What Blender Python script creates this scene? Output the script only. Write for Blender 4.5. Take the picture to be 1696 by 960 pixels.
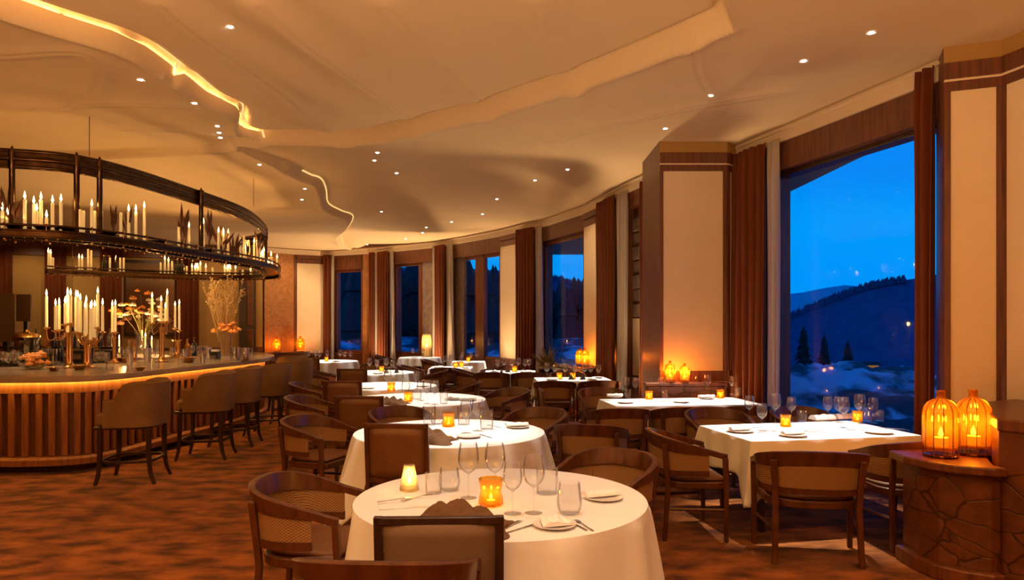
import bpy, bmesh, math, random
import numpy as np
from mathutils import Vector, Matrix, noise as mnoise
R = math.radians
PI = math.pi
for o in list(bpy.data.objects):
    bpy.data.objects.remove(o)
S = bpy.context.scene
C = S.collection
# ---------------------------------------------------------------- camera
F, CX, HY, CZ = 1180.0, 848.0, 535.0, 1.68      # focal length in px (1696 wide), principal column, horizon row, eye height
cam = bpy.data.cameras.new('camera')
cam.sensor_width = 36.0
cam.lens = F / 1696 * 36
cam.shift_y = (HY - 480) / 1696
cam.clip_end = 5000
cam_o = bpy.data.objects.new('camera', cam)
C.objects.link(cam_o)
cam_o.location = (0, 0, CZ)
cam_o.rotation_euler = (R(90), 0, 0)
S.camera = cam_o
# ---------------------------------------------------------------- exposure
S.view_settings.view_transform = 'Standard'
S.view_settings.look = 'None'
S.view_settings.gamma = 1
S.view_settings.exposure = 0.0
S.view_settings.use_curve_mapping = False
S.cycles.use_denoising = True
S.cycles.max_bounces = 8
S.cycles.diffuse_bounces = 4
S.cycles.glossy_bounces = 3
S.cycles.transparent_max_bounces = 24
S.cycles.caustics_reflective = False
S.cycles.caustics_refractive = False
S.cycles.sample_clamp_indirect = 4
# ---------------------------------------------------------------- world: blue-hour sky
W_ = bpy.data.worlds.new('dusk_sky')
S.world = W_
W_.use_nodes = True
nt = W_.node_tree
nt.nodes.clear()
wo = nt.nodes.new('ShaderNodeOutputWorld')
bg = nt.nodes.new('ShaderNodeBackground')
tc = nt.nodes.new('ShaderNodeTexCoord')
sx = nt.nodes.new('ShaderNodeSeparateXYZ')
mr = nt.nodes.new('ShaderNodeMapRange')
cr = nt.nodes.new('ShaderNodeValToRGB')
nz = nt.nodes.new('ShaderNodeTexNoise')
mp = nt.nodes.new('ShaderNodeMapping')
mp.inputs['Scale'].default_value = (1.5, 1.5, 9)
nz.inputs['Scale'].default_value = 2.0
ad = nt.nodes.new('ShaderNodeMath'); ad.operation = 'MULTIPLY_ADD'
ad.inputs[1].default_value = 0.10
nt.links.new(tc.outputs['Generated'], sx.inputs[0])
nt.links.new(tc.outputs['Generated'], mp.inputs[0])
nt.links.new(mp.outputs[0], nz.inputs['Vector'])
nt.links.new(nz.outputs['Fac'], ad.inputs[0])
nt.links.new(sx.outputs['Z'], ad.inputs[2])
mr.inputs['From Min'].default_value = -0.2
mr.inputs['From Max'].default_value = 0.8
nt.links.new(ad.outputs[0], mr.inputs['Value'])
nt.links.new(mr.outputs[0], cr.inputs[0])
el = cr.color_ramp.elements
el[0].position = 0.0; el[0].color = (0.0, 0.02, 0.10, 1)
el[1].position = 1.0; el[1].color = (0.0, 0.10, 0.62, 1)
for p_, c_ in ((0.22, (0.0, 0.05, 0.20, 1)), (0.25, (0.0, 0.30, 1.0, 1)), (0.38, (0.0, 0.34, 1.0, 1)), (0.50, (0.0, 0.22, 0.92, 1))):
    e = el.new(p_); e.color = c_
bg.inputs['Strength'].default_value = 1.0
nt.links.new(cr.outputs[0], bg.inputs['Color'])
nt.links.new(bg.outputs[0], wo.inputs['Surface'])
# ---------------------------------------------------------------- light levels (room lamps plus added fill lights; tune here)
SPOT_TABLE = 800.0      # watts of a ceiling downlight over a table
SPOT_FLOOR = 110.0
CANDLE_W = 1.1          # per flame cluster unit
RACK_FILL_W = 4.0       # added unseen fill lights above the chandelier shelf
REAR_FILL_W = 1230.0          # added fill light behind the camera, brightens the ceiling
COL_SPOT = (1.0, 0.90, 0.74)
COL_WARM = (1.0, 0.50, 0.16)
COL_FLAME = (1.0, 0.48, 0.12)


def area(name, loc, rot, sx_, sy_, w, col):
    l = bpy.data.lights.new(name, 'AREA')
    l.shape = 'RECTANGLE'; l.size = sx_; l.size_y = sy_; l.energy = w; l.color = col
    o = bpy.data.objects.new(name, l); C.objects.link(o)
    o.location = loc; o.rotation_euler = rot
    return o


def point(name, loc, w, col, r=0.02, parent=None):
    l = bpy.data.lights.new(name, 'POINT')
    l.energy = w; l.color = col; l.shadow_soft_size = r
    o = bpy.data.objects.new(name, l); C.objects.link(o)
    o.location = loc
    if parent: o.parent = parent
    return o


def spot(name, loc, w, col, ang=60, blend=0.6, target=None, r=0.03):
    l = bpy.data.lights.new(name, 'SPOT')
    l.energy = w; l.color = col; l.spot_size = R(ang); l.spot_blend = blend; l.shadow_soft_size = r
    o = bpy.data.objects.new(name, l); C.objects.link(o)
    o.location = loc
    if target is not None:
        d = Vector(target) - Vector(loc)
        o.rotation_euler = d.to_track_quat('-Z', 'Y').to_euler()
    return o


CEIL = 4.05
# added unseen fills for the ceiling: behind camera, inside bar, above the rack
area('rear_fill', (-2.0, -1.2, 1.0), (R(180), 0, 0), 7.0, 0.9, REAR_FILL_W, (1.0, 0.57, 0.235))
area('bar_fill', (-8.2, 9.8, .45), (R(180), 0, 0), 3.2, .5, 8, COL_WARM)
area('bar_fill', (-6.7, 12.5, .45), Vector((.42, .38, .82)).to_track_quat('-Z', 'Y').to_euler(), 1.0, 1.0, 75, (1.0, .58, .25))
for (x_, y_, l_) in ((-6.2, 7.75, 1.8), (-4.45, 10.2, 2.4), (-6.2, 14.6, 1.8)):
    vert = l_ > 2
    area('rack_fill', (x_, y_, 2.82), (R(180), 0, 0), 0.12 if vert else l_, l_ if vert else 0.12, RACK_FILL_W * (.5 if vert else .8), COL_WARM)

# ================================================================ helpers
def px(u, v, Y):
    return Vector(((u - CX) / F * Y, Y, CZ - (v - HY) / F * Y))


def on(u, v, z):
    Y = F * (CZ - z) / (v - HY)
    return Vector(((u - CX) / F * Y, Y, z))


def upx(p):
    return CX + F * p[0] / max(p[1], .1)


def catmull(pts, n=8, closed=False):
    P = [Vector(p) for p in pts]
    out = []
    m = len(P)
    rng = range(m if closed else m - 1)
    for i in rng:
        p1, p2 = P[i], P[(i + 1) % m]
        p0 = P[i - 1] if (closed or i > 0) else p1 + (p1 - p2)
        p3 = P[(i + 2) % m] if (closed or i + 2 < m) else p2 + (p2 - p1)
        for k in range(n):
            t = k / n
            out.append(0.5 * ((2 * p1) + (-p0 + p2) * t + (2 * p0 - 5 * p1 + 4 * p2 - p3) * t * t + (-p0 + 3 * p1 - 3 * p2 + p3) * t ** 3))
    if not closed:
        out.append(P[-1].copy())
    return out


class MB:
    def __init__(s):
        s.v = []; s.f = []

    def add(s, vs, fs):
        b = len(s.v)
        s.v += [tuple(x) for x in vs]
        s.f += [tuple(i + b for i in f) for f in fs]
        return s

    def box(s, c, d, rz=0.0, M=None, taper=1.0):
        x, y, z = d[0] / 2, d[1] / 2, d[2] / 2
        vs = []
        for k in (-1, 1):
            t = taper if k < 0 else 1.0
            for (i, j) in ((-1, -1), (1, -1), (1, 1), (-1, 1)):
                p = Vector((i * x * t, j * y * t, k * z))
                if M is not None: p = M @ p
                elif rz: p = Matrix.Rotation(rz, 3, 'Z') @ p
                vs.append(p + Vector(c))
        return s.add(vs, [(3, 2, 1, 0), (4, 5, 6, 7), (0, 1, 5, 4), (1, 2, 6, 5), (2, 3, 7, 6), (3, 0, 4, 7)])

    def lathe(s, prof, n=24, c=(0, 0, 0), fl=0.0, flk=0):
        vs = []
        for (r, z) in prof:
            for k in range(n):
                a = 2 * PI * k / n
                rr = r * (1 + fl * math.cos(flk * a))
                vs.append((c[0] + rr * math.cos(a), c[1] + rr * math.sin(a), c[2] + z))
        fs = []
        for i in range(len(prof) - 1):
            for k in range(n):
                k2 = (k + 1) % n
                fs.append((i * n + k, i * n + k2, (i + 1) * n + k2, (i + 1) * n + k))
        if prof[0][0] > 1e-5: fs.append(tuple(range(n - 1, -1, -1)))
        if prof[-1][0] > 1e-5:
            fs.append(tuple((len(prof) - 1) * n + k for k in range(n)))
        return s.add(vs, fs)

    def tube(s, path, rad, n=8, closed=False, cap=True):
        P = [Vector(p) for p in path]
        m = len(P)
        rs = rad if isinstance(rad, (list, tuple)) else [rad] * m
        vs = []
        prev = None
        for i in range(m):
            a = P[(i + 1) % m] if (closed or i + 1 < m) else P[i]
            b = P[i - 1] if (closed or i > 0) else P[i]
            t = (a - b)
            t = t.normalized() if t.length > 1e-9 else Vector((0, 0, 1))
            if prev is None:
                ref = Vector((0, 0, 1)) if abs(t.z) < .9 else Vector((1, 0, 0))
                nx = t.cross(ref).normalized()
            else:
                nx = (prev - t * prev.dot(t))
                nx = nx.normalized() if nx.length > 1e-6 else t.orthogonal().normalized()
            prev = nx
            ny = t.cross(nx)
            for k in range(n):
                an = 2 * PI * k / n
                vs.append(P[i] + (nx * math.cos(an) + ny * math.sin(an)) * rs[i])
        fs = []
        for i in range(m if closed else m - 1):
            j = (i + 1) % m
            for k in range(n):
                k2 = (k + 1) % n
                fs.append((i * n + k, i * n + k2, j * n + k2, j * n + k))
        if cap and not closed:
            fs.append(tuple(range(n - 1, -1, -1)))
            fs.append(tuple((m - 1) * n + k for k in range(n)))
        return s.add(vs, fs)

    def prism(s, poly, z0, z1):
        a = sum(poly[i][0] * poly[(i + 1) % len(poly)][1] - poly[(i + 1) % len(poly)][0] * poly[i][1] for i in range(len(poly)))
        if a < 0: poly = poly[::-1]
        n = len(poly)
        vs = [(p[0], p[1], z0) for p in poly] + [(p[0], p[1], z1) for p in poly]
        fs = [tuple(range(n - 1, -1, -1)), tuple(range(n, 2 * n))]
        fs += [(i, (i + 1) % n, n + (i + 1) % n, n + i) for i in range(n)]
        return s.add(vs, fs)

    def sweep(s, path, sec, closed=False):
        """sec: list of (sideways, z) points; sideways is to the right of travel in plan"""
        P = [Vector(p) for p in path]
        m, k = len(P), len(sec)
        vs = []
        for i in range(m):
            a = P[(i + 1) % m] if (closed or i + 1 < m) else P[i]
            b = P[i - 1] if (closed or i > 0) else P[i]
            t = Vector((a.x - b.x, a.y - b.y, 0))
            t = t.normalized() if t.length > 1e-9 else Vector((1, 0, 0))
            nrm = Vector((t.y, -t.x, 0))
            for (w, z) in sec:
                vs.append(P[i] + nrm * w + Vector((0, 0, z)))
        fs = []
        for i in range(m if closed else m - 1):
            j = (i + 1) % m
            for q in range(k):
                q2 = (q + 1) % k
                fs.append((i * k + q, j * k + q, j * k + q2, i * k + q2))
        if not closed:
            fs.append(tuple(range(k)))
            fs.append(tuple((m - 1) * k + q for q in range(k - 1, -1, -1)))
        return s.add(vs, fs)

    def grid(s, fn, nu, nv):
        vs = [fn(i / nu, j / nv) for j in range(nv + 1) for i in range(nu + 1)]
        fs = [(j * (nu + 1) + i, j * (nu + 1) + i + 1, (j + 1) * (nu + 1) + i + 1, (j + 1) * (nu + 1) + i) for j in range(nv) for i in range(nu)]
        return s.add(vs, fs)

    def ball(s, c, r, n=10, m=6, sq=(1, 1, 1)):
        prof = [(max(0, r * math.sin(PI * i / m)), -r * math.cos(PI * i / m)) for i in range(m + 1)]
        b = len(s.v)
        s.lathe(prof, n)
        for i in range(b, len(s.v)):
            x, y, z = s.v[i]
            s.v[i] = (x * sq[0] + c[0], y * sq[1] + c[1], z * sq[2] + c[2])
        return s

    def mesh(s, name, mat, smooth=35):
        me = bpy.data.meshes.new(name)
        me.from_pydata(s.v, [], s.f)
        bm = bmesh.new(); bm.from_mesh(me)
        bmesh.ops.remove_doubles(bm, verts=bm.verts, dist=1e-6)
        bmesh.ops.recalc_face_normals(bm, faces=bm.faces)
        bm.to_mesh(me); bm.free()
        if mat: me.materials.append(mat)
        if smooth:
            me.shade_smooth()
            me.set_sharp_from_angle(angle=R(smooth))
        return me

    def build(s, name, mat, parent=None, loc=None, smooth=35, bevel=0.0, solid=0.0):
        me = s.mesh(name, mat, smooth)
        o = bpy.data.objects.new(name, me)
        C.objects.link(o)
        if parent: o.parent = parent
        if loc is not None: o.location = loc
        if solid:
            m = o.modifiers.new('solid', 'SOLIDIFY'); m.thickness = solid; m.offset = 0
        if bevel:
            m = o.modifiers.new('bevel', 'BEVEL'); m.width = bevel; m.segments = 2; m.limit_method = 'ANGLE'; m.angle_limit = R(50)
        return o


def tag(o, label=None, cat=None, group=None, kind=None):
    if label: o['label'] = label
    if cat: o['category'] = cat
    if group: o['group'] = group
    if kind: o['kind'] = kind
    return o


def empty(name, loc=(0, 0, 0), rz=0.0):
    o = bpy.data.objects.new(name, None)
    o.empty_display_size = .1
    C.objects.link(o)
    o.location = loc
    o.rotation_euler = (0, 0, rz)
    return o


def thing(name, label, cat, loc=(0, 0, 0), rz=0.0, group=None):
    return tag(empty(name, loc, rz), label, cat, group)


def struct(o, label=None, cat=None):
    o['kind'] = 'structure'
    if label: o['label'] = label
    if cat: o['category'] = cat
    return o


KIDS = {}


def kids(o):
    if o.name not in KIDS:
        KIDS[o.name] = list(o.children)
    return KIDS[o.name]


def dup(root, loc, rz=0.0, scale=None):
    def cp(o, par):
        c = o.copy(); C.objects.link(c)
        if par: c.parent = par
        for k in kids(o): cp(k, c)
        return c
    r = cp(root, None)
    r.location = loc
    r.rotation_euler = (0, 0, rz)
    if scale: r.scale = scale if isinstance(scale, tuple) else (scale,) * 3
    return r


class Kind:
    """first call uses the proto itself, later calls copy it"""
    def __init__(s, maker):
        s.maker = maker; s.o = None; s.used = False

    def put(s, loc, rz=0.0, scale=None):
        if s.o is None:
            s.o = s.maker()
            o = s.o
            kids(o)
            for c in kids(o): kids(c)
            o.location = loc; o.rotation_euler = (0, 0, rz)
            if scale: o.scale = scale if isinstance(scale, tuple) else (scale,) * 3
            return o
        sc = scale if scale else 1.0
        return dup(s.o, loc, rz, sc)


ORD = ['first', 'second', 'third', 'fourth', 'fifth', 'sixth', 'seventh', 'eighth', 'ninth', 'tenth', 'eleventh', 'twelfth', 'thirteenth',
       'fourteenth', 'fifteenth', 'sixteenth', 'seventeenth', 'eighteenth', 'nineteenth', 'twentieth']
ROWS = {}


def row(o, what, where, cat, group, joiner='on'):
    o['category'] = cat
    o['group'] = group
    ROWS.setdefault((what, where, joiner), []).append(o)
    return o


def finish_rows():
    for (what, where, j), L in ROWS.items():
        L.sort(key=lambda o: upx(o.location))
        for i, o in enumerate(L):
            base = f'{what} {j} {where}'
            if len(L) == 1: o['label'] = base
            elif len(L) == 2: o['label'] = base + (', on the left' if i == 0 else ', on the right')
            elif i == 0: o['label'] = base + ', leftmost'
            elif i == len(L) - 1: o['label'] = base + ', rightmost'
            else: o['label'] = base + f', {ORD[i] if i < 20 else i} from left'


# ================================================================ materials
def nodes(name):
    m = bpy.data.materials.new(name)
    m.use_nodes = True
    n = m.node_tree.nodes
    n.clear()
    out = n.new('ShaderNodeOutputMaterial')
    return m, n, m.node_tree.links, out


def pbr(name, col, rough=.6, metal=0.0, spec=.5, sheen=0.0, var=0.0, vscale=6.0, vstretch=(1, 1, 1), col2=None, bump=0.0, bscale=60.0, emit=None, es=0.0, coat=0.0, detail=4.0):
    m, n, L, out = nodes(name)
    b = n.new('ShaderNodeBsdfPrincipled')
    b.inputs['Base Color'].default_value = (*col, 1)
    b.inputs['Roughness'].default_value = rough
    b.inputs['Metallic'].default_value = metal
    b.inputs['Specular IOR Level'].default_value = spec
    b.inputs['Coat Weight'].default_value = coat
    b.inputs['Coat Roughness'].default_value = .2
    b.inputs['Sheen Weight'].default_value = sheen
    if emit:
        b.inputs['Emission Color'].default_value = (*emit, 1)
        b.inputs['Emission Strength'].default_value = es
    L.new(b.outputs[0], out.inputs['Surface'])
    tcn = n.new('ShaderNodeTexCoord')
    if col2 is not None:
        mpn = n.new('ShaderNodeMapping'); mpn.inputs['Scale'].default_value = vstretch
        t = n.new('ShaderNodeTexNoise'); t.inputs['Scale'].default_value = vscale; t.inputs['Detail'].default_value = detail
        L.new(tcn.outputs['Object'], mpn.inputs[0]); L.new(mpn.outputs[0], t.inputs['Vector'])
        r = n.new('ShaderNodeValToRGB')
        r.color_ramp.elements[0].position = .35; r.color_ramp.elements[0].color = (*col, 1)
        r.color_ramp.elements[1].position = .65; r.color_ramp.elements[1].color = (*col2, 1)
        L.new(t.outputs['Fac'], r.inputs[0]); L.new(r.outputs[0], b.inputs['Base Color'])
    if bump:
        t2 = n.new('ShaderNodeTexNoise'); t2.inputs['Scale'].default_value = bscale; t2.inputs['Detail'].default_value = 5
        L.new(tcn.outputs['Object'], t2.inputs['Vector'])
        bp = n.new('ShaderNodeBump'); bp.inputs['Strength'].default_value = bump; bp.inputs['Distance'].default_value = .01
        L.new(t2.outputs['Fac'], bp.inputs['Height']); L.new(bp.outputs[0], b.inputs['Normal'])
    return m


def wood(name, c1, c2, rough=.42, stretch=(14, 14, 1.2), scale=2.2, coat=.15):
    return pbr(name, c1, rough, col2=c2, vscale=scale, vstretch=stretch, bump=.08, bscale=90, coat=coat, detail=6)


def glassy(name, tint=(1, 1, 1), blend=.12, body=0.0, bodycol=(1, 1, 1), rough=.02, gain=1.0, base=0.02, trans=None):
    """thin clear glass: see-through, reflecting more at grazing angles; body = share of translucent tinted glass"""
    m, n, L, out = nodes(name)
    tr = n.new('ShaderNodeBsdfTransparent'); tr.inputs[0].default_value = (*tint, 1)
    gl = n.new('ShaderNodeBsdfGlossy'); gl.inputs['Roughness'].default_value = rough
    lw = n.new('ShaderNodeLayerWeight'); lw.inputs['Blend'].default_value = blend
    mu = n.new('ShaderNodeMath'); mu.operation = 'MULTIPLY_ADD'; mu.inputs[1].default_value = gain; mu.inputs[2].default_value = base
    mu.use_clamp = True
    L.new(lw.outputs['Fresnel'], mu.inputs[0])
    mx = n.new('ShaderNodeMixShader')
    L.new(mu.outputs[0], mx.inputs[0])
    first = tr.outputs[0]
    if body:
        tl = n.new('ShaderNodeBsdfTranslucent'); tl.inputs[0].default_value = (*bodycol, 1)
        m2 = n.new('ShaderNodeMixShader'); m2.inputs[0].default_value = body
        L.new(tr.outputs[0], m2.inputs[1]); L.new(tl.outputs[0], m2.inputs[2])
        first = m2.outputs[0]
    L.new(first, mx.inputs[1]); L.new(gl.outputs[0], mx.inputs[2])
    L.new(mx.outputs[0], out.inputs['Surface'])
    return m


def emis(name, col, s):
    m, n, L, out = nodes(name)
    e = n.new('ShaderNodeEmission'); e.inputs[0].default_value = (*col, 1); e.inputs[1].default_value = s
    L.new(e.outputs[0], out.inputs['Surface'])
    return m


def weave(name, c1, c2, fx=260.0, fz=260.0, rough=.6):
    m, n, L, out = nodes(name)
    b = n.new('ShaderNodeBsdfPrincipled'); b.inputs['Roughness'].default_value = rough
    t = n.new('ShaderNodeTexCoord'); sp = n.new('ShaderNodeSeparateXYZ')
    L.new(t.outputs['Object'], sp.inputs[0])
    def mth(op, a, bb):
        q = n.new('ShaderNodeMath'); q.operation = op
        for i, w in enumerate((a, bb)):
            if w is None: continue
            if isinstance(w, (int, float)): q.inputs[i].default_value = w
            else: L.new(w, q.inputs[i])
        return q.outputs[0]
    xy = mth('ADD', sp.outputs['X'], mth('MULTIPLY', sp.outputs['Y'], .6))
    a = mth('SINE', mth('MULTIPLY', xy, fx), None)
    c = mth('SINE', mth('MULTIPLY', sp.outputs['Z'], fz), None)
    p = mth('ADD', mth('MULTIPLY', mth('MULTIPLY', a, c), .5), .5)
    r = n.new('ShaderNodeValToRGB')
    r.color_ramp.elements[0].position = .2; r.color_ramp.elements[0].color = (*c1, 1)
    r.color_ramp.elements[1].position = .7; r.color_ramp.elements[1].color = (*c2, 1)
    L.new(p, r.inputs[0]); L.new(r.outputs[0], b.inputs['Base Color'])
    bp = n.new('ShaderNodeBump'); bp.inputs['Strength'].default_value = .4; bp.inputs['Distance'].default_value = .004
    L.new(p, bp.inputs['Height']); L.new(bp.outputs[0], b.inputs['Normal'])
    L.new(b.outputs[0], out.inputs['Surface'])
    return m


def burl(name, c1, c2, crack):
    m, n, L, out = nodes(name)
    b = n.new('ShaderNodeBsdfPrincipled'); b.inputs['Roughness'].default_value = .4
    t = n.new('ShaderNodeTexCoord')
    nz_ = n.new('ShaderNodeTexNoise'); nz_.inputs['Scale'].default_value = 5; nz_.inputs['Detail'].default_value = 6; nz_.inputs['Distortion'].default_value = 1.5
    L.new(t.outputs['Object'], nz_.inputs['Vector'])
    r = n.new('ShaderNodeValToRGB'); r.color_ramp.elements[0].position = .35; r.color_ramp.elements[1].position = .65
    r.color_ramp.elements[0].color = (*c1, 1); r.color_ramp.elements[1].color = (*c2, 1)
    L.new(nz_.outputs['Fac'], r.inputs[0])
    mpn = n.new('ShaderNodeMapping'); mpn.inputs['Scale'].default_value = (3.2, 3.2, 5.0)
    L.new(t.outputs['Object'], mpn.inputs[0])
    mixv = n.new('ShaderNodeMixRGB'); mixv.inputs[0].default_value = .16
    L.new(mpn.outputs[0], mixv.inputs[1]); L.new(nz_.outputs['Color'], mixv.inputs[2])
    vo = n.new('ShaderNodeTexVoronoi'); vo.feature = 'DISTANCE_TO_EDGE'; vo.inputs['Scale'].default_value = 1.3
    L.new(mixv.outputs[0], vo.inputs['Vector'])
    r2 = n.new('ShaderNodeValToRGB'); r2.color_ramp.elements[0].position = .0; r2.color_ramp.elements[1].position = .035
    r2.color_ramp.elements[0].color = (1, 1, 1, 1); r2.color_ramp.elements[1].color = (0, 0, 0, 1)
    L.new(vo.outputs['Distance'], r2.inputs[0])
    mx = n.new('ShaderNodeMixRGB'); L.new(r2.outputs[0], mx.inputs[0]); L.new(r.outputs[0], mx.inputs[1]); mx.inputs[2].default_value = (*crack, 1)
    L.new(mx.outputs[0], b.inputs['Base Color'])
    bp = n.new('ShaderNodeBump'); bp.invert = True; bp.inputs['Strength'].default_value = .25; bp.inputs['Distance'].default_value = .015
    L.new(r2.outputs[0], bp.inputs['Height']); L.new(bp.outputs[0], b.inputs['Normal'])
    L.new(b.outputs[0], out.inputs['Surface'])
    return m


M = {}
M['carpet'] = pbr('carpet', (.055, .011, .0015), .95, col2=(.31, .098, .020), vscale=3.4, vstretch=(1, 1.7, 1), bump=.5, bscale=120, sheen=.1, spec=.1, detail=12)
M['ceiling'] = pbr('ceiling_fabric', (.70, .555, .355), .8, col2=(.73, .585, .38), vscale=1.2, bump=.06, bscale=14, spec=.2)
M['cream'] = pbr('cream_fabric', (.80, .66, .46), .85, col2=(.83, .69, .49), vscale=3, bump=.12, bscale=300, spec=.2)
M['ochre'] = pbr('ochre_fabric', (.42, .25, .08), .85, bump=.1, bscale=300, spec=.2)
M['cove'] = pbr('cove_plaster', (.72, .60, .44), .8)
M['walnut'] = wood('walnut', (.085, .024, .009), (.17, .052, .018))
M['darkwood'] = wood('dark_wood', (.022, .009, .005), (.045, .017, .009), rough=.38)
M['chairwood'] = wood('chair_wood', (.062, .019, .0065), (.115, .036, .012), stretch=(10, 10, 2), rough=.38)
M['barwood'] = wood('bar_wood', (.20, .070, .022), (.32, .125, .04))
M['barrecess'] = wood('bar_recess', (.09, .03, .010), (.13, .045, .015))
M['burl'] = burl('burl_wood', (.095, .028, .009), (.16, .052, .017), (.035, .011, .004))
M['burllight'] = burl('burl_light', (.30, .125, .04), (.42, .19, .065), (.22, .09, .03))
M['stone'] = pbr('stone', (.16, .11, .085), .8, col2=(.24, .17, .13), vscale=7, bump=.6, bscale=20)
M['velvet'] = pbr('velvet', (.115, .028, .009), .9, col2=(.15, .038, .012), vscale=2, vstretch=(9, 9, .4), sheen=.05, spec=.1)
M['sheer'] = pbr('sheer', (.74, .68, .62), .9, spec=.1)
_n = M['sheer'].node_tree; _t = _n.nodes.new('ShaderNodeBsdfTranslucent'); _t.inputs[0].default_value = (.72, .70, .68, 1); _m = _n.nodes.new('ShaderNodeMixShader'); _m.inputs[0].default_value = .5
_o = [q for q in _n.nodes if q.type == 'OUTPUT_MATERIAL'][0]; _b = [q for q in _n.nodes if q.type == 'BSDF_PRINCIPLED'][0]
_n.links.new(_b.outputs[0], _m.inputs[1]); _n.links.new(_t.outputs[0], _m.inputs[2]); _n.links.new(_m.outputs[0], _o.inputs['Surface'])
M['cloth'] = pbr('linen', (.80, .83, .86), .85, bump=.05, bscale=400, sheen=.1, spec=.15)
M['napkin'] = pbr('napkin', (.82, .85, .88), .85, bump=.1, bscale=60, spec=.15)
M['browncloth'] = pbr('brown_cloth', (.125, .070, .036), .9, col2=(.16, .09, .048), vscale=8, bump=.15, bscale=200, spec=.15)
M['leather'] = pbr('leather_brown', (.15, .062, .022), .5, col2=(.19, .082, .032), vscale=5, bump=.1, bscale=150)
M['stoolfab'] = pbr('stool_fabric', (.215, .125, .052), .7, col2=(.245, .145, .062), vscale=6, bump=.1, bscale=250, spec=.2)
M['cane'] = weave('cane', (.14, .07, .028), (.36, .205, .09), 420, 420)
M['canedark'] = weave('cane_dark', (.10, .06, .036), (.25, .165, .105), 640, 640)
M['bronze'] = pbr('bronze', (.055, .030, .017), .26, metal=1.0, col2=(.10, .055, .03), vscale=14)
M['brass'] = pbr('brass', (.62, .36, .13), .25, metal=1.0)
M['steel'] = pbr('steel', (.62, .60, .58), .16, metal=1.0)
M['silver'] = pbr('cutlery', (.60, .57, .52), .22, metal=1.0)
M['black'] = pbr('black', (.012, .010, .009), .35)
M['marble'] = pbr('bar_stone', (.36, .28, .20), .22, col2=(.46, .37, .27), vscale=3, coat=.4)
M['china'] = pbr('china', (.84, .82, .79), .2, coat=.4)
M['wax'] = pbr('wax', (.85, .72, .46), .5, emit=(1.0, .62, .20), es=.30)  # wax glows by itself; candlelight put into the material
M['flame'] = emis('flame', (1.0, .62, .20), 16)
M['flame_dim'] = emis('flame_dim', (1.0, .58, .18), 7)
M['led'] = emis('led_strip', (1.0, .48, .09), 55)
M['cove_led'] = emis('cove_led', (1.0, .58, .20), 1.2)
M['lens'] = emis('downlight_lens', (1.0, .88, .70), 45)
M['glass'] = glassy('clear_glass', (.995, .995, .995), blend=.17, gain=.5, base=.05, body=.03, bodycol=(.95, .93, .9))
M['pane'] = glassy('window_pane', (.97, .98, .98), blend=.08, gain=.35, base=.005)
M['amber'] = glassy('amber_glass', (1.0, .74, .27), blend=.2, body=.13, bodycol=(1.0, .58, .10), gain=.6, base=.05, rough=.05)
M['amberlamp'] = glassy('amber_lantern_glass', (1.0, .68, .22), blend=.2, body=.09, bodycol=(1.0, .50, .06), gain=.5, base=.04, rough=.06)
M['smoke'] = glassy('lamp_glass', (1.0, .93, .80), blend=.2, body=.25, bodycol=(1, .85, .6), gain=.8, base=.05, rough=.1)
M['bottle'] = pbr('bottle_glass', (.015, .018, .016), .08, coat=.5)
M['greens'] = pbr('greens', (.16, .15, .04), .7, col2=(.24, .20, .06), vscale=20)
M['dry'] = pbr('dried_grass', (.60, .40, .15), .8, col2=(.75, .55, .26), vscale=20)
M['plume'] = pbr('dark_plume', (.09, .03, .012), .8)
M['orange'] = pbr('orange_petal', (.80, .26, .03), .6, col2=(.85, .42, .10), vscale=9)
M['peach'] = pbr('peach_petal', (.85, .45, .18), .6, col2=(.85, .36, .10), vscale=30)
M['whiteflower'] = pbr('white_petal', (.85, .80, .70), .6)
M['snowland'] = pbr('hill_ground', (.06, .07, .07), .95, col2=(.55, .58, .62), vscale=.8, vstretch=(1, .6, 1), bump=1.0, bscale=5, detail=14)
_r = [q for q in M['snowland'].node_tree.nodes if q.type == 'VALTORGB'][0]; _r.color_ramp.elements[0].position = .47; _r.color_ramp.elements[1].position = .57
M['meadow'] = pbr('hill_meadow', (.03, .035, .03), .95, col2=(.10, .12, .11), vscale=1.2, bump=1.0, bscale=3, detail=8)
M['ridge'] = pbr('hazed_forest', (.06, .065, .13), .95, col2=(.09, .09, .17), vscale=.3, detail=8)  # bluish haze put into the forest colour
M['hazed_mount'] = pbr('hazed_mountain', (.22, .45, .52), 1.0)  # aerial haze put into the mountain colour
M['conifer'] = pbr('conifer', (.018, .028, .026), .9, col2=(.03, .045, .04), vscale=6)
M['bark'] = pbr('bark', (.03, .022, .018), .9)
M['menu'] = pbr('paper', (.80, .74, .64), .8)
M['screen'] = pbr('monitor_back', (.10, .055, .025), .5)
# ================================================================ room shell
ZC = CEIL - CZ


def cp(u, v, z=CEIL):
    Y = F * (z - CZ) / (HY - v)
    return Vector(((u - CX) / F * Y, Y))


WP = [Vector((3.95, 5.75)), cp(1563, 100), cp(1228, 240), cp(1093, 277), cp(1049, 298), cp(1003, 323), cp(967, 341), cp(900, 364), cp(868, 370),
      cp(829, 380), cp(728, 399), cp(627, 410), cp(545, 415), cp(485, 412), cp(435, 408)]
WALLEND = WP[-1]
BACKL = Vector((-14.6, 20.0))


def W(u, line=None):
    line = line or WP
    k = (u - CX) / F
    best = None
    for a, b in zip(line[:-1], line[1:]):
        # a + t(b-a): x = k y
        dx, dy = b.x - a.x, b.y - a.y
        den = dx - k * dy
        if abs(den) < 1e-9: continue
        t = (k * a.y - a.x) / den
        if -0.02 <= t <= 1.02:
            p = a + (b - a) * t
            if best is None or p.y < best.y: best = p
    return best


def outn(a, b):
    d = (b - a).normalized()
    return Vector((d.y, -d.x))


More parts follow.
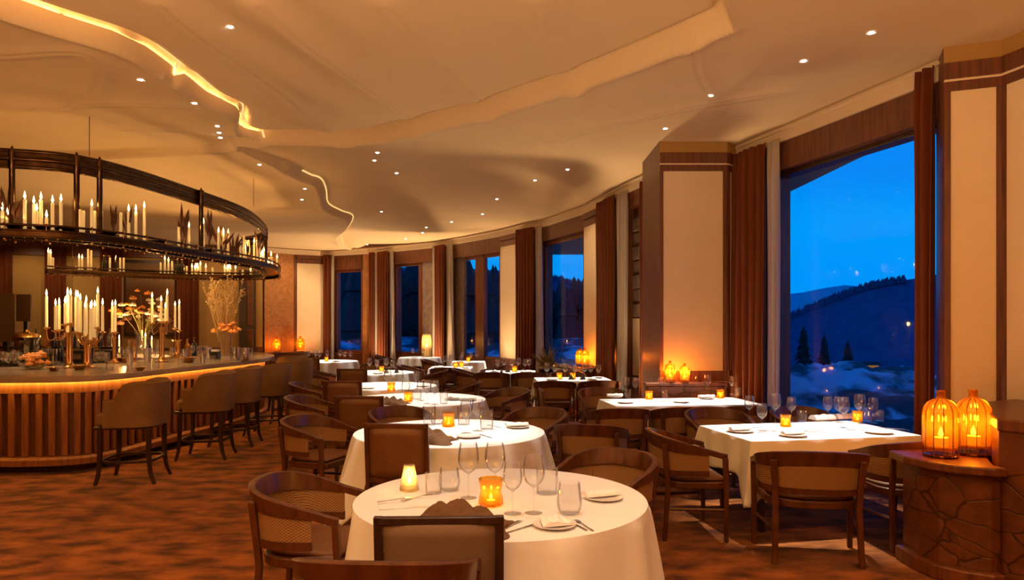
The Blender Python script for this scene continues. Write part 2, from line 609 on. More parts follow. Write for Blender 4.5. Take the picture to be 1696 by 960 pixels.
def wpts(u1, u2, line=None):
    """points on the wall line between columns u1 > u2 including the corners between"""
    line = line or WP
    a, b = W(u1, line), W(u2, line)
    mid = [p for p in line if u2 < CX + F * p.x / p.y < u1]
    mid.sort(key=lambda p: -(CX + F * p.x / p.y))
    return [a] + mid + [b]


def wall_sweep(mb, u1, u2, inn, out, z0, z1, line=None):
    """slab along the wall; inn > 0 stands out into the room, out > 0 goes outwards"""
    P = wpts(u1, u2, line)
    return mb.sweep([(p.x, p.y, 0) for p in P], [(-inn, z0), (out, z0), (out, z1), (-inn, z1)])


# floor
mb = MB(); mb.prism([(-15.5, -3.4), (4.9, -3.4), (4.9, 4.0), (4.6, 6.0), (3.5, 9.7), (2.7, 11.6), (.8, 17.5), (-1.8, 20.9), (-4.3, 22.9), (-7, 23.8), (-15.5, 21)], -.12, 0)
struct(mb.build('floor', M['carpet']), 'orange brown mottled carpet floor of the restaurant', 'floor')

# ---------------- ceiling: stretched fabric with a raised bay in the middle
barc = [(-7.5, -2.6), (-5.9, 1.2), (-4.75, 3.7)] + [tuple(cp(u, v)) for u, v in ((0, 23), (197, 85), (266, 124), (285, 140), (300, 146), (340, 175), (388, 200), (392, 229), (430, 242))]
ringc = [tuple(cp(u, v)) for u, v in ((430, 242), (590, 240), (710, 215), (830, 185), (1000, 130), (1215, 45))]
barc3 = catmull([(x, y, 0) for x, y in barc], 8)
ringc3 = catmull([(x, y, 0) for x, y in ringc], 8)
bay = [(p.x, p.y) for p in barc3] + [(p.x, p.y) for p in ringc3[1:]] + [(1.42, 4.9), (1.25, 3.4), (1.2, -2.6)]
lip2 = catmull([(*cp(u, v), 0) for u, v in ((470, 283), (500, 297), (522, 306), (531, 322), (536, 344), (556, 355), (577, 364), (572, 380), (558, 394), (575, 408), (590, 416))], 6)
lip3 = catmull([(*cp(u, v), 0) for u, v in ((430, 242), (300, 254), (150, 262), (0, 262))] + [(-10, 9.6, 0)], 6)


def seg_dist(X, Y, poly):
    best = np.full(X.shape, 1e9); sgn = np.zeros(X.shape)
    for a, b in zip(poly[:-1], poly[1:]):
        ax, ay, bx, by = a[0], a[1], b[0], b[1]
        dx, dy = bx - ax, by - ay
        L2 = dx * dx + dy * dy + 1e-12
        t = np.clip(((X - ax) * dx + (Y - ay) * dy) / L2, 0, 1)
        d = np.hypot(X - ax - t * dx, Y - ay - t * dy)
        c = dx * (Y - ay) - dy * (X - ax)
        m = d < best
        best = np.where(m, d, best); sgn = np.where(m, np.sign(c), sgn)
    return best, sgn


def inside(X, Y, poly):
    r = np.zeros(X.shape, bool)
    n = len(poly)
    for i in range(n):
        x1, y1 = poly[i]; x2, y2 = poly[(i + 1) % n]
        c = ((y1 > Y) != (y2 > Y)) & (X < (x2 - x1) * (Y - y1) / (y2 - y1 + 1e-12) + x1)
        r ^= c
    return r


SEAMS = [([(265, 0), (330, 55), (460, 150), (530, 205), (580, 225)], 4.22), ([(430, 0), (500, 60), (540, 90), (640, 165), (700, 205)], 4.22),
         ([(640, 0), (720, 90), (800, 165), (830, 180)], 4.22), ([(885, 0), (900, 60), (945, 120)], 4.22),
         ([(1150, 75), (1158, 120), (1178, 157)], 4.05), ([(910, 230), (1050, 195), (1160, 172), (1300, 150)], 4.05),
         ([(830, 195), (870, 217), (930, 228)], 4.05), ([(965, 150), (1010, 172), (1060, 192)], 4.05), ([(1190, 180), (1260, 205)], 4.05),
         ([(600, 300), (700, 330), (760, 350)], 4.05), ([(0, 90), (130, 85), (165, 115), (150, 150), (100, 175)], 4.05), ([(0, 180), (160, 170), (330, 175)], 4.05),
         ([(200, 215), (330, 225), (420, 244)], 4.05)]


def ss(t):
    t = np.clip(t, 0, 1)
    return t * t * (3 - 2 * t)


def ceil_h(X, Y):
    X = np.asarray(X, float); Y = np.asarray(Y, float)
    ins = inside(X, Y, bay)
    d, _ = seg_dist(X, Y, bay + [bay[0]])
    h = np.where(ins, .14 * ss(d / .06) + .11 * np.exp(-((d - .095) / .042) ** 2), -.035 * np.exp(-(d / .10) ** 2))
    h += np.where(ins, .016 * np.sin(X * 2.1 + .7 * np.sin(Y * 1.3)) * np.minimum(d, 1) + .030 * np.exp(-((X + 1.9 + .22 * (Y - 5)) / .9) ** 2) * np.sin(X * 9 - Y * 2.5) * np.minimum(d, 1), 0)
    d2, s2 = seg_dist(X, Y, [(p.x, p.y) for p in lip2])
    right = s2 < 0
    h += np.where(right, .15 * ss(d2 / .14) * np.exp(-(d2 / 1.5) ** 2), -.04 * np.exp(-(d2 / .15) ** 2))
    d3, s3 = seg_dist(X, Y, [(p.x, p.y) for p in lip3])
    h += np.where(s3 > 0, .10 * ss(d3 / .10) * np.exp(-(d3 / 1.0) ** 2), -.03 * np.exp(-(d3 / .1) ** 2)) * np.where(ins, 0, 1)
    h += -.30 * np.exp(-(((X + 4.62) / .45) ** 2 + ((Y - 20.9) / .55) ** 2))
    for pts, z in SEAMS:
        pl = [tuple(p)[:2] for p in catmull([(*cp(u, v, z), 0) for u, v in pts], 4)]
        ds, _ = seg_dist(X, Y, pl)
        h += .020 * np.exp(-(ds / .022) ** 2) - .034 * np.exp(-(ds / .12) ** 2)
    h += .006 * np.sin(X * 1.7 + 2.0) * np.sin(Y * 1.1)
    return CEIL + h


# grid denser near the camera
ys = np.concatenate([np.arange(-2.9, 3.5, .12), np.arange(3.5, 11, .026), np.arange(11, 24.6, .09)])
xs = np.concatenate([np.arange(-15.5, -7.5, .15), np.arange(-7.5, 2.6, .028), np.arange(2.6, 5.1, .1)])
GX, GY = np.meshgrid(xs, ys)
GZ = ceil_h(GX, GY)
nx_, ny_ = len(xs), len(ys)
me = bpy.data.meshes.new('ceiling')
vv = np.stack([GX, GY, GZ], -1).reshape(-1, 3)
idx = np.arange(nx_ * ny_).reshape(ny_, nx_)
q = np.stack([idx[:-1, :-1], idx[1:, :-1], idx[1:, 1:], idx[:-1, 1:]], -1).reshape(-1, 4)
me.vertices.add(len(vv)); me.vertices.foreach_set('co', vv.ravel())
me.loops.add(q.size); me.loops.foreach_set('vertex_index', q.ravel().astype(np.int32))
me.polygons.add(len(q)); me.polygons.foreach_set('loop_start', np.arange(0, q.size, 4, dtype=np.int32))
me.update(); me.validate(); me.shade_smooth()
me.materials.append(M['ceiling'])
co = bpy.data.objects.new('ceiling', me); C.objects.link(co)
struct(co, 'cream stretched fabric ceiling with raised stepped bay', 'ceiling')
mb = MB(); mb.box((-5.2, 10.6, 4.50), (21.4, 28.4, .12))  # unseen slab, added to block light above the ceiling
struct(mb.build('light_block_slab', M['cove'], smooth=0), 'unseen slab above the fabric ceiling, added to block light', 'roof')
# hidden-edge light strips of the raised bay
mb = MB(); vis = [p for p in barc3 if p.y > 1]
off = []
for i, p in enumerate(vis):
    a = vis[max(0, i - 1)]; b = vis[min(len(vis) - 1, i + 1)]
    t = (b - a).normalized(); n_ = Vector((t.y, -t.x, 0))
    q_ = p + n_ * .08
    off.append((q_.x, q_.y, float(ceil_h(q_.x, q_.y)) - .022))
mb.tube(off, .013, 6)
t = thing('cove_light_strip', 'warm light strip along the stepped ceiling edge above the bar', 'light strip', off[len(off) // 2])
o = mb.build('strip', M['cove_led'], t); o.location = -t.location
mb = MB()
off2 = [(p.x + .10, p.y, float(ceil_h(p.x + .10, p.y)) - .012) for p in lip2[4:-10]]
mb.tube(off2, .013, 6)
for k in range(3, len(off) - 3, 4):
    a, b = Vector(off[k]), Vector(off[min(len(off) - 1, k + 4)]); d = (b - a).normalized(); n_ = Vector((d.y, -d.x, 0)); c = (a + b) / 2 - n_ * .03 - Vector((0, 0, .075))
    nn = (n_ * .36 + Vector((0, 0, .93))).normalized()
    l = area('cove_glow', (0, 0, 0), (0, 0, 0), .03, (b - a).length * .95, 2.0 * (b - a).length, (1.0, .55, .18))
    xx = d.cross(nn); l.parent = t
    l.rotation_euler = Matrix((xx, d, -nn)).transposed().to_euler() if xx.cross(d).dot(-nn) > 0 else Matrix((-xx, d, -nn)).transposed().to_euler()
    l.location = c - t.location
t = thing('cove_light_strip', 'warm light strip along the far curled ceiling edge', 'light strip', off2[len(off2) // 2])
o = mb.build('strip', M['cove_led'], t); o.location = -t.location

# ---------------- solid wall parts along the window side (between the openings), then panels, trims
TH = .42
WTOP = 4.46
# window openings: n: (u right, u left, sill, head)
WIN = {1: (1556, 1262, .06, 3.54), 2: (1079, 1038, .78, 3.62), 3: (966, 892, .70, 3.55), 4: (827, 746, .72, 3.50), 5: (724, 648, .72, 3.50), 6: (598, 550, .72, 3.42)}
edges = [1563]
solid = []
prev = 1563
for n in sorted(WIN):
    u1, u2, s_, h_ = WIN[n]
    solid.append((prev, u1)); prev = u2
solid.append((prev, 437))
mb = MB()
for (a, b) in solid:
    wall_sweep(mb, a, b, 0, TH, 0, WTOP)
struct(mb.build('wall_right', M['walnut'], smooth=0), 'curved dark wood wall holding the windows', 'wall')
mb = MB()
for n in WIN:
    u1, u2, s_, h_ = WIN[n]
    wall_sweep(mb, u1, u2, 0, TH, 0, s_)
    wall_sweep(mb, u1, u2, 0, TH, h_, WTOP)
struct(mb.build('wall_front', M['walnut'], smooth=0), 'dark wood sills and lintels of the window wall', 'wall')
# cream fascia along the ceiling edge and thin shadow moulding
mb = MB(); wall_sweep(mb, 1575, 440, .05, -.003, 3.87, 4.06)
struct(mb.build('trim_1', M['cove'], smooth=0), 'cream curved pelmet strip under the ceiling edge', 'trim')
mb = MB(); wall_sweep(mb, 1575, 440, .085, -.052, 3.995, 4.02)
struct(mb.build('trim_2', M['cove'], smooth=0), 'thin curved bead on the pelmet strip', 'trim')

for n in WIN:
    u1, u2, s_, h_ = WIN[n]
    w = struct(empty(f'window_{n}'), ['', 'tall floor length window nearest the camera', 'narrow window left of the big beige pillar', 'window in the middle of the curved wall',
               'twin window with thick wooden mullion', 'window beside the bright far curtain', 'farthest narrow window'][n], 'window')
    P = wpts(u1, u2)
    P = [P[0], P[-1]] if n != 5 else P
    a, b = P[0], P[-1]
    nn = outn(a, b)
    d = (b - a).normalized(); L_ = (b - a).length
    rec = .12 if n == 1 else .17
    a2, b2 = a + nn * rec, b + nn * rec
    fm = MB(); fw = .05 if n == 1 else .09
    def vpost(mbx, t0, w_, dep=.07):
        c = a2 + d * t0
        ang = math.atan2(d.y, d.x)
        mbx.box((c.x, c.y, (s_ + h_) / 2), (w_, dep, h_ - s_ - .004), rz=ang)
    vpost(fm, fw / 2 + .001, fw); vpost(fm, L_ - fw / 2 - .001, fw)
    ang = math.atan2(d.y, d.x)
    c = (a2 + b2) / 2
    fm.box((c.x, c.y, s_ + fw / 2 + .001), (L_ - .004, .06, fw), rz=ang)
    fm.box((c.x, c.y, h_ - fw / 2 - .001), (L_ - .004, .06, fw), rz=ang)
    fm.build('frame', M['walnut'] if n > 1 else M['darkwood'], w, bevel=.004)
    if n == 4:
        mm = MB(); vpost(mm, L_ * .45, .42, .12); mm.build('mullion', M['walnut'], w, bevel=.006)
        mm = MB(); vpost(mm, L_ - .30, .44, .10); mm.build('side_pier', M['stone'], w, bevel=.006)
    if n == 5:
        mm = MB(); vpost(mm, .40, .74, .10); mm.build('side_pier', M['stone'], w, bevel=.006)
        mm = MB(); vpost(mm, .86, .14, .12); mm.build('mullion', M['walnut'], w, bevel=.006)
    if n == 2:
        mm = MB()
        for k in range(7):
            vpost_z = 1.9 + k * .24
            c_ = a2 + d * (L_ * .5)
            mm.box((c_.x + .02 * (k % 2), c_.y, vpost_z), (L_ * .97, .16, .225), rz=ang)
        mm.build('stone_pier', M['stone'], w, bevel=.02)
        mm = MB(); c_ = a2 + d * (L_ * .5); mm.box((c_.x, c_.y, 1.28), (L_ * .97, .14, .96), rz=ang); mm.build('plaster_pier', M['cream'], w)
    pm = MB(); pm.box((c.x, c.y, (s_ + h_) / 2), (L_ - 2 * fw, .008, h_ - s_ - 2 * fw), rz=ang)
    pm.build('pane', M['pane'], w, smooth=0)
    lm = MB(); wall_sweep(lm, u1 + 2, u2 - 2, .02, -.003, h_, 3.868)
    lm.build('lintel', M['walnut'], w, smooth=0, bevel=.003)

# wall panels: cream fabric fields with wood bands, between the windows
def panel(u1, u2, name, zb, label, mat='cream', zt=3.60):
    t = struct(empty(name), label, 'wall panel')
    mb = MB(); wall_sweep(mb, u1 - .8, u2 + .8, .022, -.002, zb, zt); mb.build('field', M[mat], t, smooth=0)
    mb = MB(); wall_sweep(mb, u1, u2, .035, -.002, zt + .002, 3.73); wall_sweep(mb, u1, u2, .045, -.002, 3.75, 3.868); mb.build('wood_band', M['walnut'], t, smooth=0, bevel=.003)
    mb = MB(); wall_sweep(mb, u1, u2, .04, -.002, zb - .10, zb - .002); mb.build('rail', M['walnut'], t, smooth=0, bevel=.003)


panel(1002, 968, 'wall_panel_mid', .86, 'cream wall panel between the narrow and middle windows')
panel(863, 829, 'wall_panel_far', .80, 'cream wall panel right of the twin window')
panel(537, 491, 'wall_panel_end', .72, 'cream wall panel beside the farthest window')
t = struct(empty('wall_burl_panel'), 'glowing burl wood wall at the far left end', 'wall panel')
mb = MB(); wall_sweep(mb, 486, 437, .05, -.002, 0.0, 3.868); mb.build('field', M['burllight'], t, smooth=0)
t = struct(empty('wall_burl_jamb'), 'burl wood jamb right of the farthest window', 'wall panel')
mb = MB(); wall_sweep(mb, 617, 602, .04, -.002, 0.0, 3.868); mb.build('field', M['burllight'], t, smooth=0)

# ---------------- back-left wall behind the bar
BL = [WALLEND, Vector((-9.6, 22.4)), BACKL]
BLL = [Vector((WALLEND.x, WALLEND.y)), Vector((-14.6, 20.0))]
mb = MB()
mb.sweep([(WALLEND.x, WALLEND.y, 0), (BACKL.x, BACKL.y, 0)], [(0, 0), (.3, 0), (.3, WTOP), (0, WTOP)])
struct(mb.build('wall_back', M['ochre'], smooth=0), 'ochre fabric wall behind the bar', 'wall')


def bw(u, off=0.0):
    a, b = BLL
    k = (u - CX) / F
    dx, dy = b.x - a.x, b.y - a.y
    t = (k * a.y - a.x) / (dx - k * dy)
    p = a + (b - a) * t
    n = -outn(a, b)
    return p + n * off


def bw_sweep(mb, u1, u2, inn, z0, z1):
    a, b = bw(u1), bw(u2)
    return mb.sweep([(a.x, a.y, 0), (b.x, b.y, 0)], [(-inn, z0), (-.002, z0), (-.002, z1), (-inn, z1)])


mb = MB(); bw_sweep(mb, 436, -8, .06, 3.62, 4.03); struct(mb.build('trim_3', M['walnut'], smooth=0), 'wooden frieze along the wall behind the bar', 'trim')
mb = MB(); bw_sweep(mb, 436, -8, .05, 0, .95); struct(mb.build('trim_4', M['walnut'], smooth=0), 'wooden dado along the wall behind the bar', 'trim')
t = struct(empty('door_1'), 'carved dark wood door right of the bar shelves', 'door')
mb = MB(); bw_sweep(mb, 424, 396, .09, 0, 3.3); mb.build('frame', M['darkwood'], t, smooth=0)
mb = MB(); bw_sweep(mb, 420, 409, .12, .1, 1.5); bw_sweep(mb, 420, 409, .12, 1.6, 3.1); mb.build('door_leaf', M['burl'], t, bevel=.02)
# walls out of view, closing the room
mb = MB(); mb.box((-14.75, 8.3, 2.2), (.2, 23.6, 4.6)); struct(mb.build('wall_left', M['ochre'], smooth=0), 'ochre wall at the far left of the bar', 'wall')
mb = MB(); mb.box((-5, -3.05, 2.2), (20, .2, 4.6)); struct(mb.build('wall_rear', M['walnut'], smooth=0), 'dark wood wall behind the camera', 'wall')

# ---------------- pillars
def pillar(name, front, zb, label, thick):
    """front: plan points from right to left, faces towards the room; block behind it"""
    t = struct(empty(name), label, 'pillar')
    P = [Vector(p) for p in front]
    body = MB(); body.prism([tuple(p) for p in P] + thick, 0, 4.10); body.build('core', M['walnut'], t, smooth=0)
    pn = MB(); fr = MB(); bd = MB(); oc = MB(); cp_ = MB()
    for a, b in zip(P[:-1], P[1:]):
        d = (b - a).normalized(); L_ = (b - a).length
        def st(mbx, s0, s1, inn, z0, z1):
            p, q_ = a + d * s0, a + d * s1
            mbx.sweep([(p.x, p.y, 0), (q_.x, q_.y, 0)], [(-inn, z0), (-.001, z0), (-.001, z1), (-inn, z1)])
        m_ = .05 if L_ > .3 else .025
        st(pn, m_, L_ - m_, .015, zb, 3.665)
        st(fr, 0, m_ - .002, .028, zb, 3.665); st(fr, L_ - m_ + .002, L_, .028, zb, 3.665)
        st(bd, 0, L_, .03, 3.667, 3.745); st(bd, 0, L_, .045, 3.765, 3.905)
        st(cp_, 0, L_, .036, 3.746, 3.764)
        st(oc, 0, L_, .02, 3.907, 4.06)
        st(bd, 0, L_, .04, zb - .14, zb - .002)
    pn.build('fabric_field', M['cream'], t, smooth=0); fr.build('edge_trim', M['walnut'], t, smooth=0)
    bd.build('wood_band', M['walnut'], t, smooth=0, bevel=.003); oc.build('frieze', M['ochre'], t, smooth=0); cp_.build('bead', M['cream'], t, smooth=0)
    return t


YP = 9.32
pillar('pillar_mid', [(W(1226).x - .02, YP + .24), ((1203 - CX) / F * YP, YP), ((1092 - CX) / F * YP, YP)], 1.06, 'beige fabric pillar standing left of the big window',
       [((1092 - CX) / F * YP, YP + 1.2), (W(1226).x + .2, YP + 1.0)])
A1 = Vector((4.12, 5.98))
pillar('pillar_near', [(4.28, 5.2), (A1.x, A1.y), (3.72, 6.14)], .98, 'beige fabric pillar at the right edge above the lanterns', [(3.9, 6.55), (4.9, 6.4), (4.9, 5.2)])
mb = MB(); mb.box((4.95, 1.2, 2.2), (.2, 8.6, 4.6)); struct(mb.build('wall_side', M['ochre'], smooth=0), 'ochre wall right of the camera', 'wall')

# wainscot and console at the near pillar
t = struct(empty('wainscot_near'), 'burl wood wainscot block at the right edge', 'wainscot')
foot = [(3.13, 4.58), (3.7, 3.75), (4.8, 3.75), (4.8, 5.18), (4.25, 5.16), (4.05, 5.75), (3.55, 5.45)]
mb = MB(); mb.prism(foot, 0.001, .985); mb.build('body', M['burl'], t, smooth=0)
mb = MB(); mb.prism([(3.115, 4.575), (3.69, 3.735), (4.8, 3.735), (4.8, 5.18), (4.25, 5.16), (4.05, 5.75), (3.54, 5.47)], .987, 1.07); mb.build('cap', M['walnut'], t, smooth=0, bevel=.012)
t = thing('console_ledge', 'curved burl wood ledge carrying two amber lanterns by the right pillar', 'console', (3.2, 5.0, 0))
arc = [(2.80, 5.10), (2.79, 4.88), (2.83, 4.72), (2.93, 4.60), (3.05, 4.53), (3.14, 4.51)]
back = [(3.52, 5.42), (3.98, 5.74), (3.70, 6.08), (3.62, 5.70), (3.10, 5.16)]
def shift(pl, k, dx=0, dy=0): return [(x - 3.2 + (x - 3.3) * k, y - 5.0 + (y - 5.2) * k) for x, y in pl]
ARCX = [(2.80, 5.10), (2.79, 4.88), (2.83, 4.72), (2.93, 4.60), (3.05, 4.53), (3.105, 4.53), (3.11, 4.60)]
mb = MB(); mb.prism([(x - 3.2, y - 5) for x, y in ARCX + back], .10, .715); mb.build('body', M['burl'], t, smooth=0)
mb = MB(); mb.prism([(x - 3.2, y - 5) for x, y in [(2.70, 5.10), (2.68, 4.88), (2.74, 4.68), (2.86, 4.53), (3.02, 4.45), (3.10, 4.45), (3.09, 4.57)] + back], .717, .772); mb.build('top', M['walnut'], t, smooth=0, bevel=.010)
mb = MB(); mb.prism([(x - 3.2, y - 5) for x, y in [(2.74, 5.10), (2.73, 4.86), (2.77, 4.68), (2.88, 4.55), (3.03, 4.47), (3.10, 4.47), (3.10, 4.58)] + back], .001, .098); mb.build('plinth', M['walnut'], t, smooth=0, bevel=.012)
t = thing('console_ledge', 'low wooden ledge before the beige pillar left of the big window', 'console', (2.3, 9.1, 0))
mb = MB(); mb.box((-.08, .07, .44), (.98, .19, .876)); mb.build('body', M['burl'], t, bevel=.01)
mb = MB(); mb.box((-.08, .055, .90), (1.04, .23, .045)); mb.build('top', M['walnut'], t, bevel=.008)

# ---------------- curtains
def curtain(u1, u2, mat, label, cat, off=.16, z1=3.90, z0=.015, amp=.045, line=None, fold=.13, taper=0.0, name='curtain', back=False):
    a, b = (W(u1), W(u2)) if not back else (bw(u1), bw(u2))
    n = -outn(a, b)
    L_ = (b - a).length
    d = (b - a).normalized()
    k = max(2, round(L_ / fold))
    nu = k * 10
    rs = random.Random(int(u1 * 7))
    ph = [rs.uniform(-.5, .5) for _ in range(5)]
    mb = MB()
    def fn(s, v):
        z = z0 + (z1 - z0) * v
        am = amp * (.75 + .25 * math.sin(6 * s + ph[0]))
        top = max(0, (v - .93) / .07)
        am *= (1 - .55 * top)
        w = math.cos(2 * PI * k * s + ph[1] * math.sin(3 * v + ph[2]))
        sq = math.copysign(abs(w) ** .7, w)
        p = a + d * (s * L_ * (1 + taper * (1 - v) * 0)) + n * (off + am * sq + .012 * math.sin(9 * s + 4 * v))
        sx_ = .010 * math.sin(2 * PI * k * s * 2) * (1 - v)
        p = p + d * sx_
        if taper: p = p + d * (taper * (1 - v) ** 2 * math.sin(PI * min(1, s)))
        return (p.x, p.y, z)
    mb.grid(fn, nu, 22)
    c = a + d * (L_ / 2) + n * off
    for i in range(len(mb.v)):
        x, y, z = mb.v[i]; mb.v[i] = (x - c.x, y - c.y, z)
    o = mb.build(name, M[mat], None, (c.x, c.y, 0), smooth=80, solid=.008)
    tag(o, label, cat)
    if name == 'curtain': o['group'] = 'brown velvet curtains'
    elif name == 'sheer_curtain': o['group'] = 'white sheer curtains'
    # heading rail
    return o


curtain(1562, 1532, 'velvet', 'brown velvet curtain on the right side of the big window', 'curtain', off=.10, z1=4.0)
curtain(1536, 1524, 'sheer', 'thin white sheer at the right edge of the big window', 'curtain', off=.0, amp=.02, fold=.08, name='sheer_curtain')
curtain(1284, 1219, 'velvet', 'wide brown velvet curtain on the left side of the big window', 'curtain', off=.14, z1=3.90)
curtain(1303, 1284, 'sheer', 'white sheer curtain at the left edge of the big window', 'curtain', off=.10, amp=.03, fold=.10, name='sheer_curtain', z1=3.90)
curtain(1092, 1075, 'velvet', 'narrow brown curtain hanging against the left flank of the beige pillar', 'curtain', off=.14)
curtain(1032, 1003, 'velvet', 'brown velvet curtain left of the narrow stone window', 'curtain', off=.16)
curtain(1048, 1032, 'sheer', 'white sheer curtain left of the narrow stone window', 'curtain', off=.10, amp=.03, fold=.12, name='sheer_curtain')
curtain(894, 864, 'velvet', 'brown velvet curtain left of the middle window', 'curtain', off=.16)
curtain(904, 894, 'sheer', 'white sheer curtain left of the middle window', 'curtain', off=.10, amp=.03, fold=.14, name='sheer_curtain', taper=-.25)
curtain(745, 729, 'velvet', 'brown velvet curtain left of the twin window', 'curtain', off=.16)
curtain(755, 745, 'sheer', 'white sheer gathered left of the twin window', 'curtain', off=.10, amp=.03, fold=.14, name='sheer_curtain', taper=-.35)
curtain(729, 722, 'sheer', 'narrow white sheer right of the fifth window', 'curtain', off=.12, amp=.02, fold=.12, name='sheer_curtain')
curtain(650, 632, 'velvet', 'brown velvet curtain left of the fifth window', 'curtain', off=.16)
curtain(656, 650, 'sheer', 'white sheer left of the fifth window', 'curtain', off=.10, amp=.02, fold=.12, name='sheer_curtain', taper=-.25)
curtain(632, 626, 'sheer', 'white sheer between the two brown curtains far behind', 'curtain', off=.12, amp=.02, fold=.12, name='sheer_curtain')
curtain(626, 617, 'velvet', 'brown curtain right of the burl wood jamb', 'curtain', off=.16)
curtain(550, 537, 'velvet', 'brown curtain right of the far cream panel', 'curtain', off=.16)
curtain(557, 550, 'sheer', 'white sheer left of the farthest window', 'curtain', off=.10, amp=.02, fold=.12, name='sheer_curtain')
for u1, u2, lb in ((24, -6, 'brown curtain at the left edge behind the bar'), (113, 77, 'brown curtain behind the tall candle cluster on the bar'),
                   (204, 168, 'brown curtain left of the wall mirror behind the bar'), (331, 294, 'brown curtain right of the wall mirror behind the bar')):
    curtain(u1, u2, 'velvet', lb, 'curtain', off=.14, z1=3.86, back=True, fold=.16)
t = thing('wall_mirror', 'large dark framed mirror on the wall behind the bar', 'mirror', (bw(248).x, bw(248).y, 0))
mb = MB(); bw_sweep(mb, 292, 206, .05, 1.3, 3.55)
o = mb.build('frame', M['darkwood'], t, smooth=0, bevel=.01); o.location = -t.location
mm_ = pbr('mirror_glass', (.55, .50, .44), .12, metal=1.0)
mb = MB(); a, b = bw(289), bw(209)
mb.sweep([(a.x, a.y, 0), (b.x, b.y, 0)], [(-.056, 1.4), (-.051, 1.4), (-.051, 3.45), (-.056, 3.45)])
o = mb.build('mirror_glass', mm_, t, smooth=0); o.location = -t.location

# ---------------- outdoors
def terr(x, y):
    r = math.hypot(x - 10.3, (y - 22) * .8)
    h = -.55 + .95 * math.exp(-(r / 3.3) ** 2)
    h += .10 * math.sin(x * 1.9 + y * .7) * math.sin(y * 1.3) + .05 * math.sin(x * 5.1) * math.sin(y * 4.3)
    if y > 27: h -= .12 * (y - 27)
    if x < 6 and y > 24: h = max(h, -.4 + .25 * math.sin(x * .5) + .075 * (y - 24))
    wall = 4.8 if y < 8 else 4.3
    h += .30 * (mnoise.fractal(Vector((x * .8, y * .8, .3)), .9, 2.1, 5) ) * (1 if y < 27 else .6)
    return h
mb = MB()
def tf(s, v):
    y = -2 + 66 * (v + .16 * math.sin(2 * PI * v)) ** 1.0
    x = -20 + 66 * s - 9.5 * math.sin(2 * PI * (s - .47)) * 1.0
    # keep outside the room: pull down under it
    h = terr(x, y)
    if x < 5.2 - .25 * max(0, y - 6) + .0 and y < 24.5: h = -.9
    return (x, y, min(h, .9))
mb.grid(tf, 300, 260)
struct(mb.build('ground_outside', M['snowland'], smooth=80), 'snow patched rocky ground outside the window', 'ground')
mb = MB()
mv = [(300, 470), (560, 452), (700, 440), (830, 448), (930, 462), (1060, 500), (1200, 522), (1303, 526), (1342, 509), (1374, 496), (1405, 484), (1436, 474), (1467, 468), (1530, 459), (1640, 436), (1900, 380)]
def rid(u):
    for (u0, v0), (u1, v1) in zip(mv[:-1], mv[1:]):
        if u0 <= u <= u1: return v0 + (v1 - v0) * (u - u0) / (u1 - u0)
    return mv[0][1] if u < 300 else mv[-1][1]
YR = 260.0
def rf(s, v):
    u = 250 + 1650 * s
    zt = CZ + (HY - rid(u)) / F * YR
    y = 95 + (YR - 95) * v
    z = -55 + (zt + 55) * v ** 1.15 + 1.2 * math.sin(u * .05 + v * 9) * v * (1 - v)
    return ((u - CX) / F * YR * (.55 + .45 * v), y, z)
mb.grid(rf, 120, 24)
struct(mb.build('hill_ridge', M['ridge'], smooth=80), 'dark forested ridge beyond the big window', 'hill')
mb = MB(); rs = random.Random(5)
for k in range(560):
    u = 1270 + 300 * k / 560 + rs.uniform(-.4, .4) if k < 420 else 880 + 380 * (k - 420) / 140
    zt = CZ + (HY - rid(u)) / F * YR
    h = rs.uniform(1.2, 2.7)
    yy = YR - rs.uniform(0, 3)
    mb.lathe([(rs.uniform(.55, .8), -.5), (.45, h * .4), (0.0, h)], 5, ((u - CX) / F * YR, yy, zt - .4))
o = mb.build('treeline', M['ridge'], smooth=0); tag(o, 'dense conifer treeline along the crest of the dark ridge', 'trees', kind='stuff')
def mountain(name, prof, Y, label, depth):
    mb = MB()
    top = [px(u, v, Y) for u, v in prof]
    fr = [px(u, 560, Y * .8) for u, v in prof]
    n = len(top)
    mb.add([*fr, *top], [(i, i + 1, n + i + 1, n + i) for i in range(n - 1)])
    struct(mb.build(name, M['hazed_mount'], smooth=0), label, 'mountain')
mountain('mountain_far', [(1180, 520), (1260, 495), (1303, 487), (1330, 484), (1370, 476), (1400, 472), (1440, 476), (1500, 490), (1620, 500)], 2400, 'mountain on the horizon, tinted pale blue for haze', 10)
mountain('mountain_mid', [(1180, 500), (1250, 488), (1303, 486), (1330, 490), (1360, 498), (1420, 515), (1500, 530)], 1500, 'mountain shoulder behind the dark ridge, tinted blue for haze', 10)


def conifer_maker(seed, dense):
    def mk():
        t = empty('conifer_tree')
        mb = MB(); mb.tube([(0, 0, -.3), (0, 0, .5)], .05, 6); mb.build('trunk', M['bark'], t)
        rs = random.Random(seed); mb = MB()
        for i in range(9):
            z0 = .12 + .09 * i; r = (.30 if not dense else .38) * (1 - i / 10.5) + .03
            for k in range(11):
                a = 2 * PI * k / 11 + rs.uniform(-.2, .2); rr = r * rs.uniform(.7, 1.15)
                c0 = Vector((0, 0, z0 + .13)); tip = Vector((rr * math.cos(a), rr * math.sin(a), z0 - .05 + rs.uniform(-.02, .02)))
                s_ = Vector((-math.sin(a), math.cos(a), 0)) * (.07 + .12 * r)
                m_ = (c0 + tip) / 2 + Vector((0, 0, .01))
                mb.add([c0, m_ + s_, tip, m_ - s_, m_ + Vector((0, 0, -.05))], [(0, 1, 2), (0, 2, 3), (0, 4, 1), (0, 3, 4), (1, 4, 2), (2, 4, 3)])
        mb.lathe([(.05, .95), (0.0, 1.06)], 6)
        mb.build('foliage', M['conifer'], t, smooth=0)
        return t
    return mk
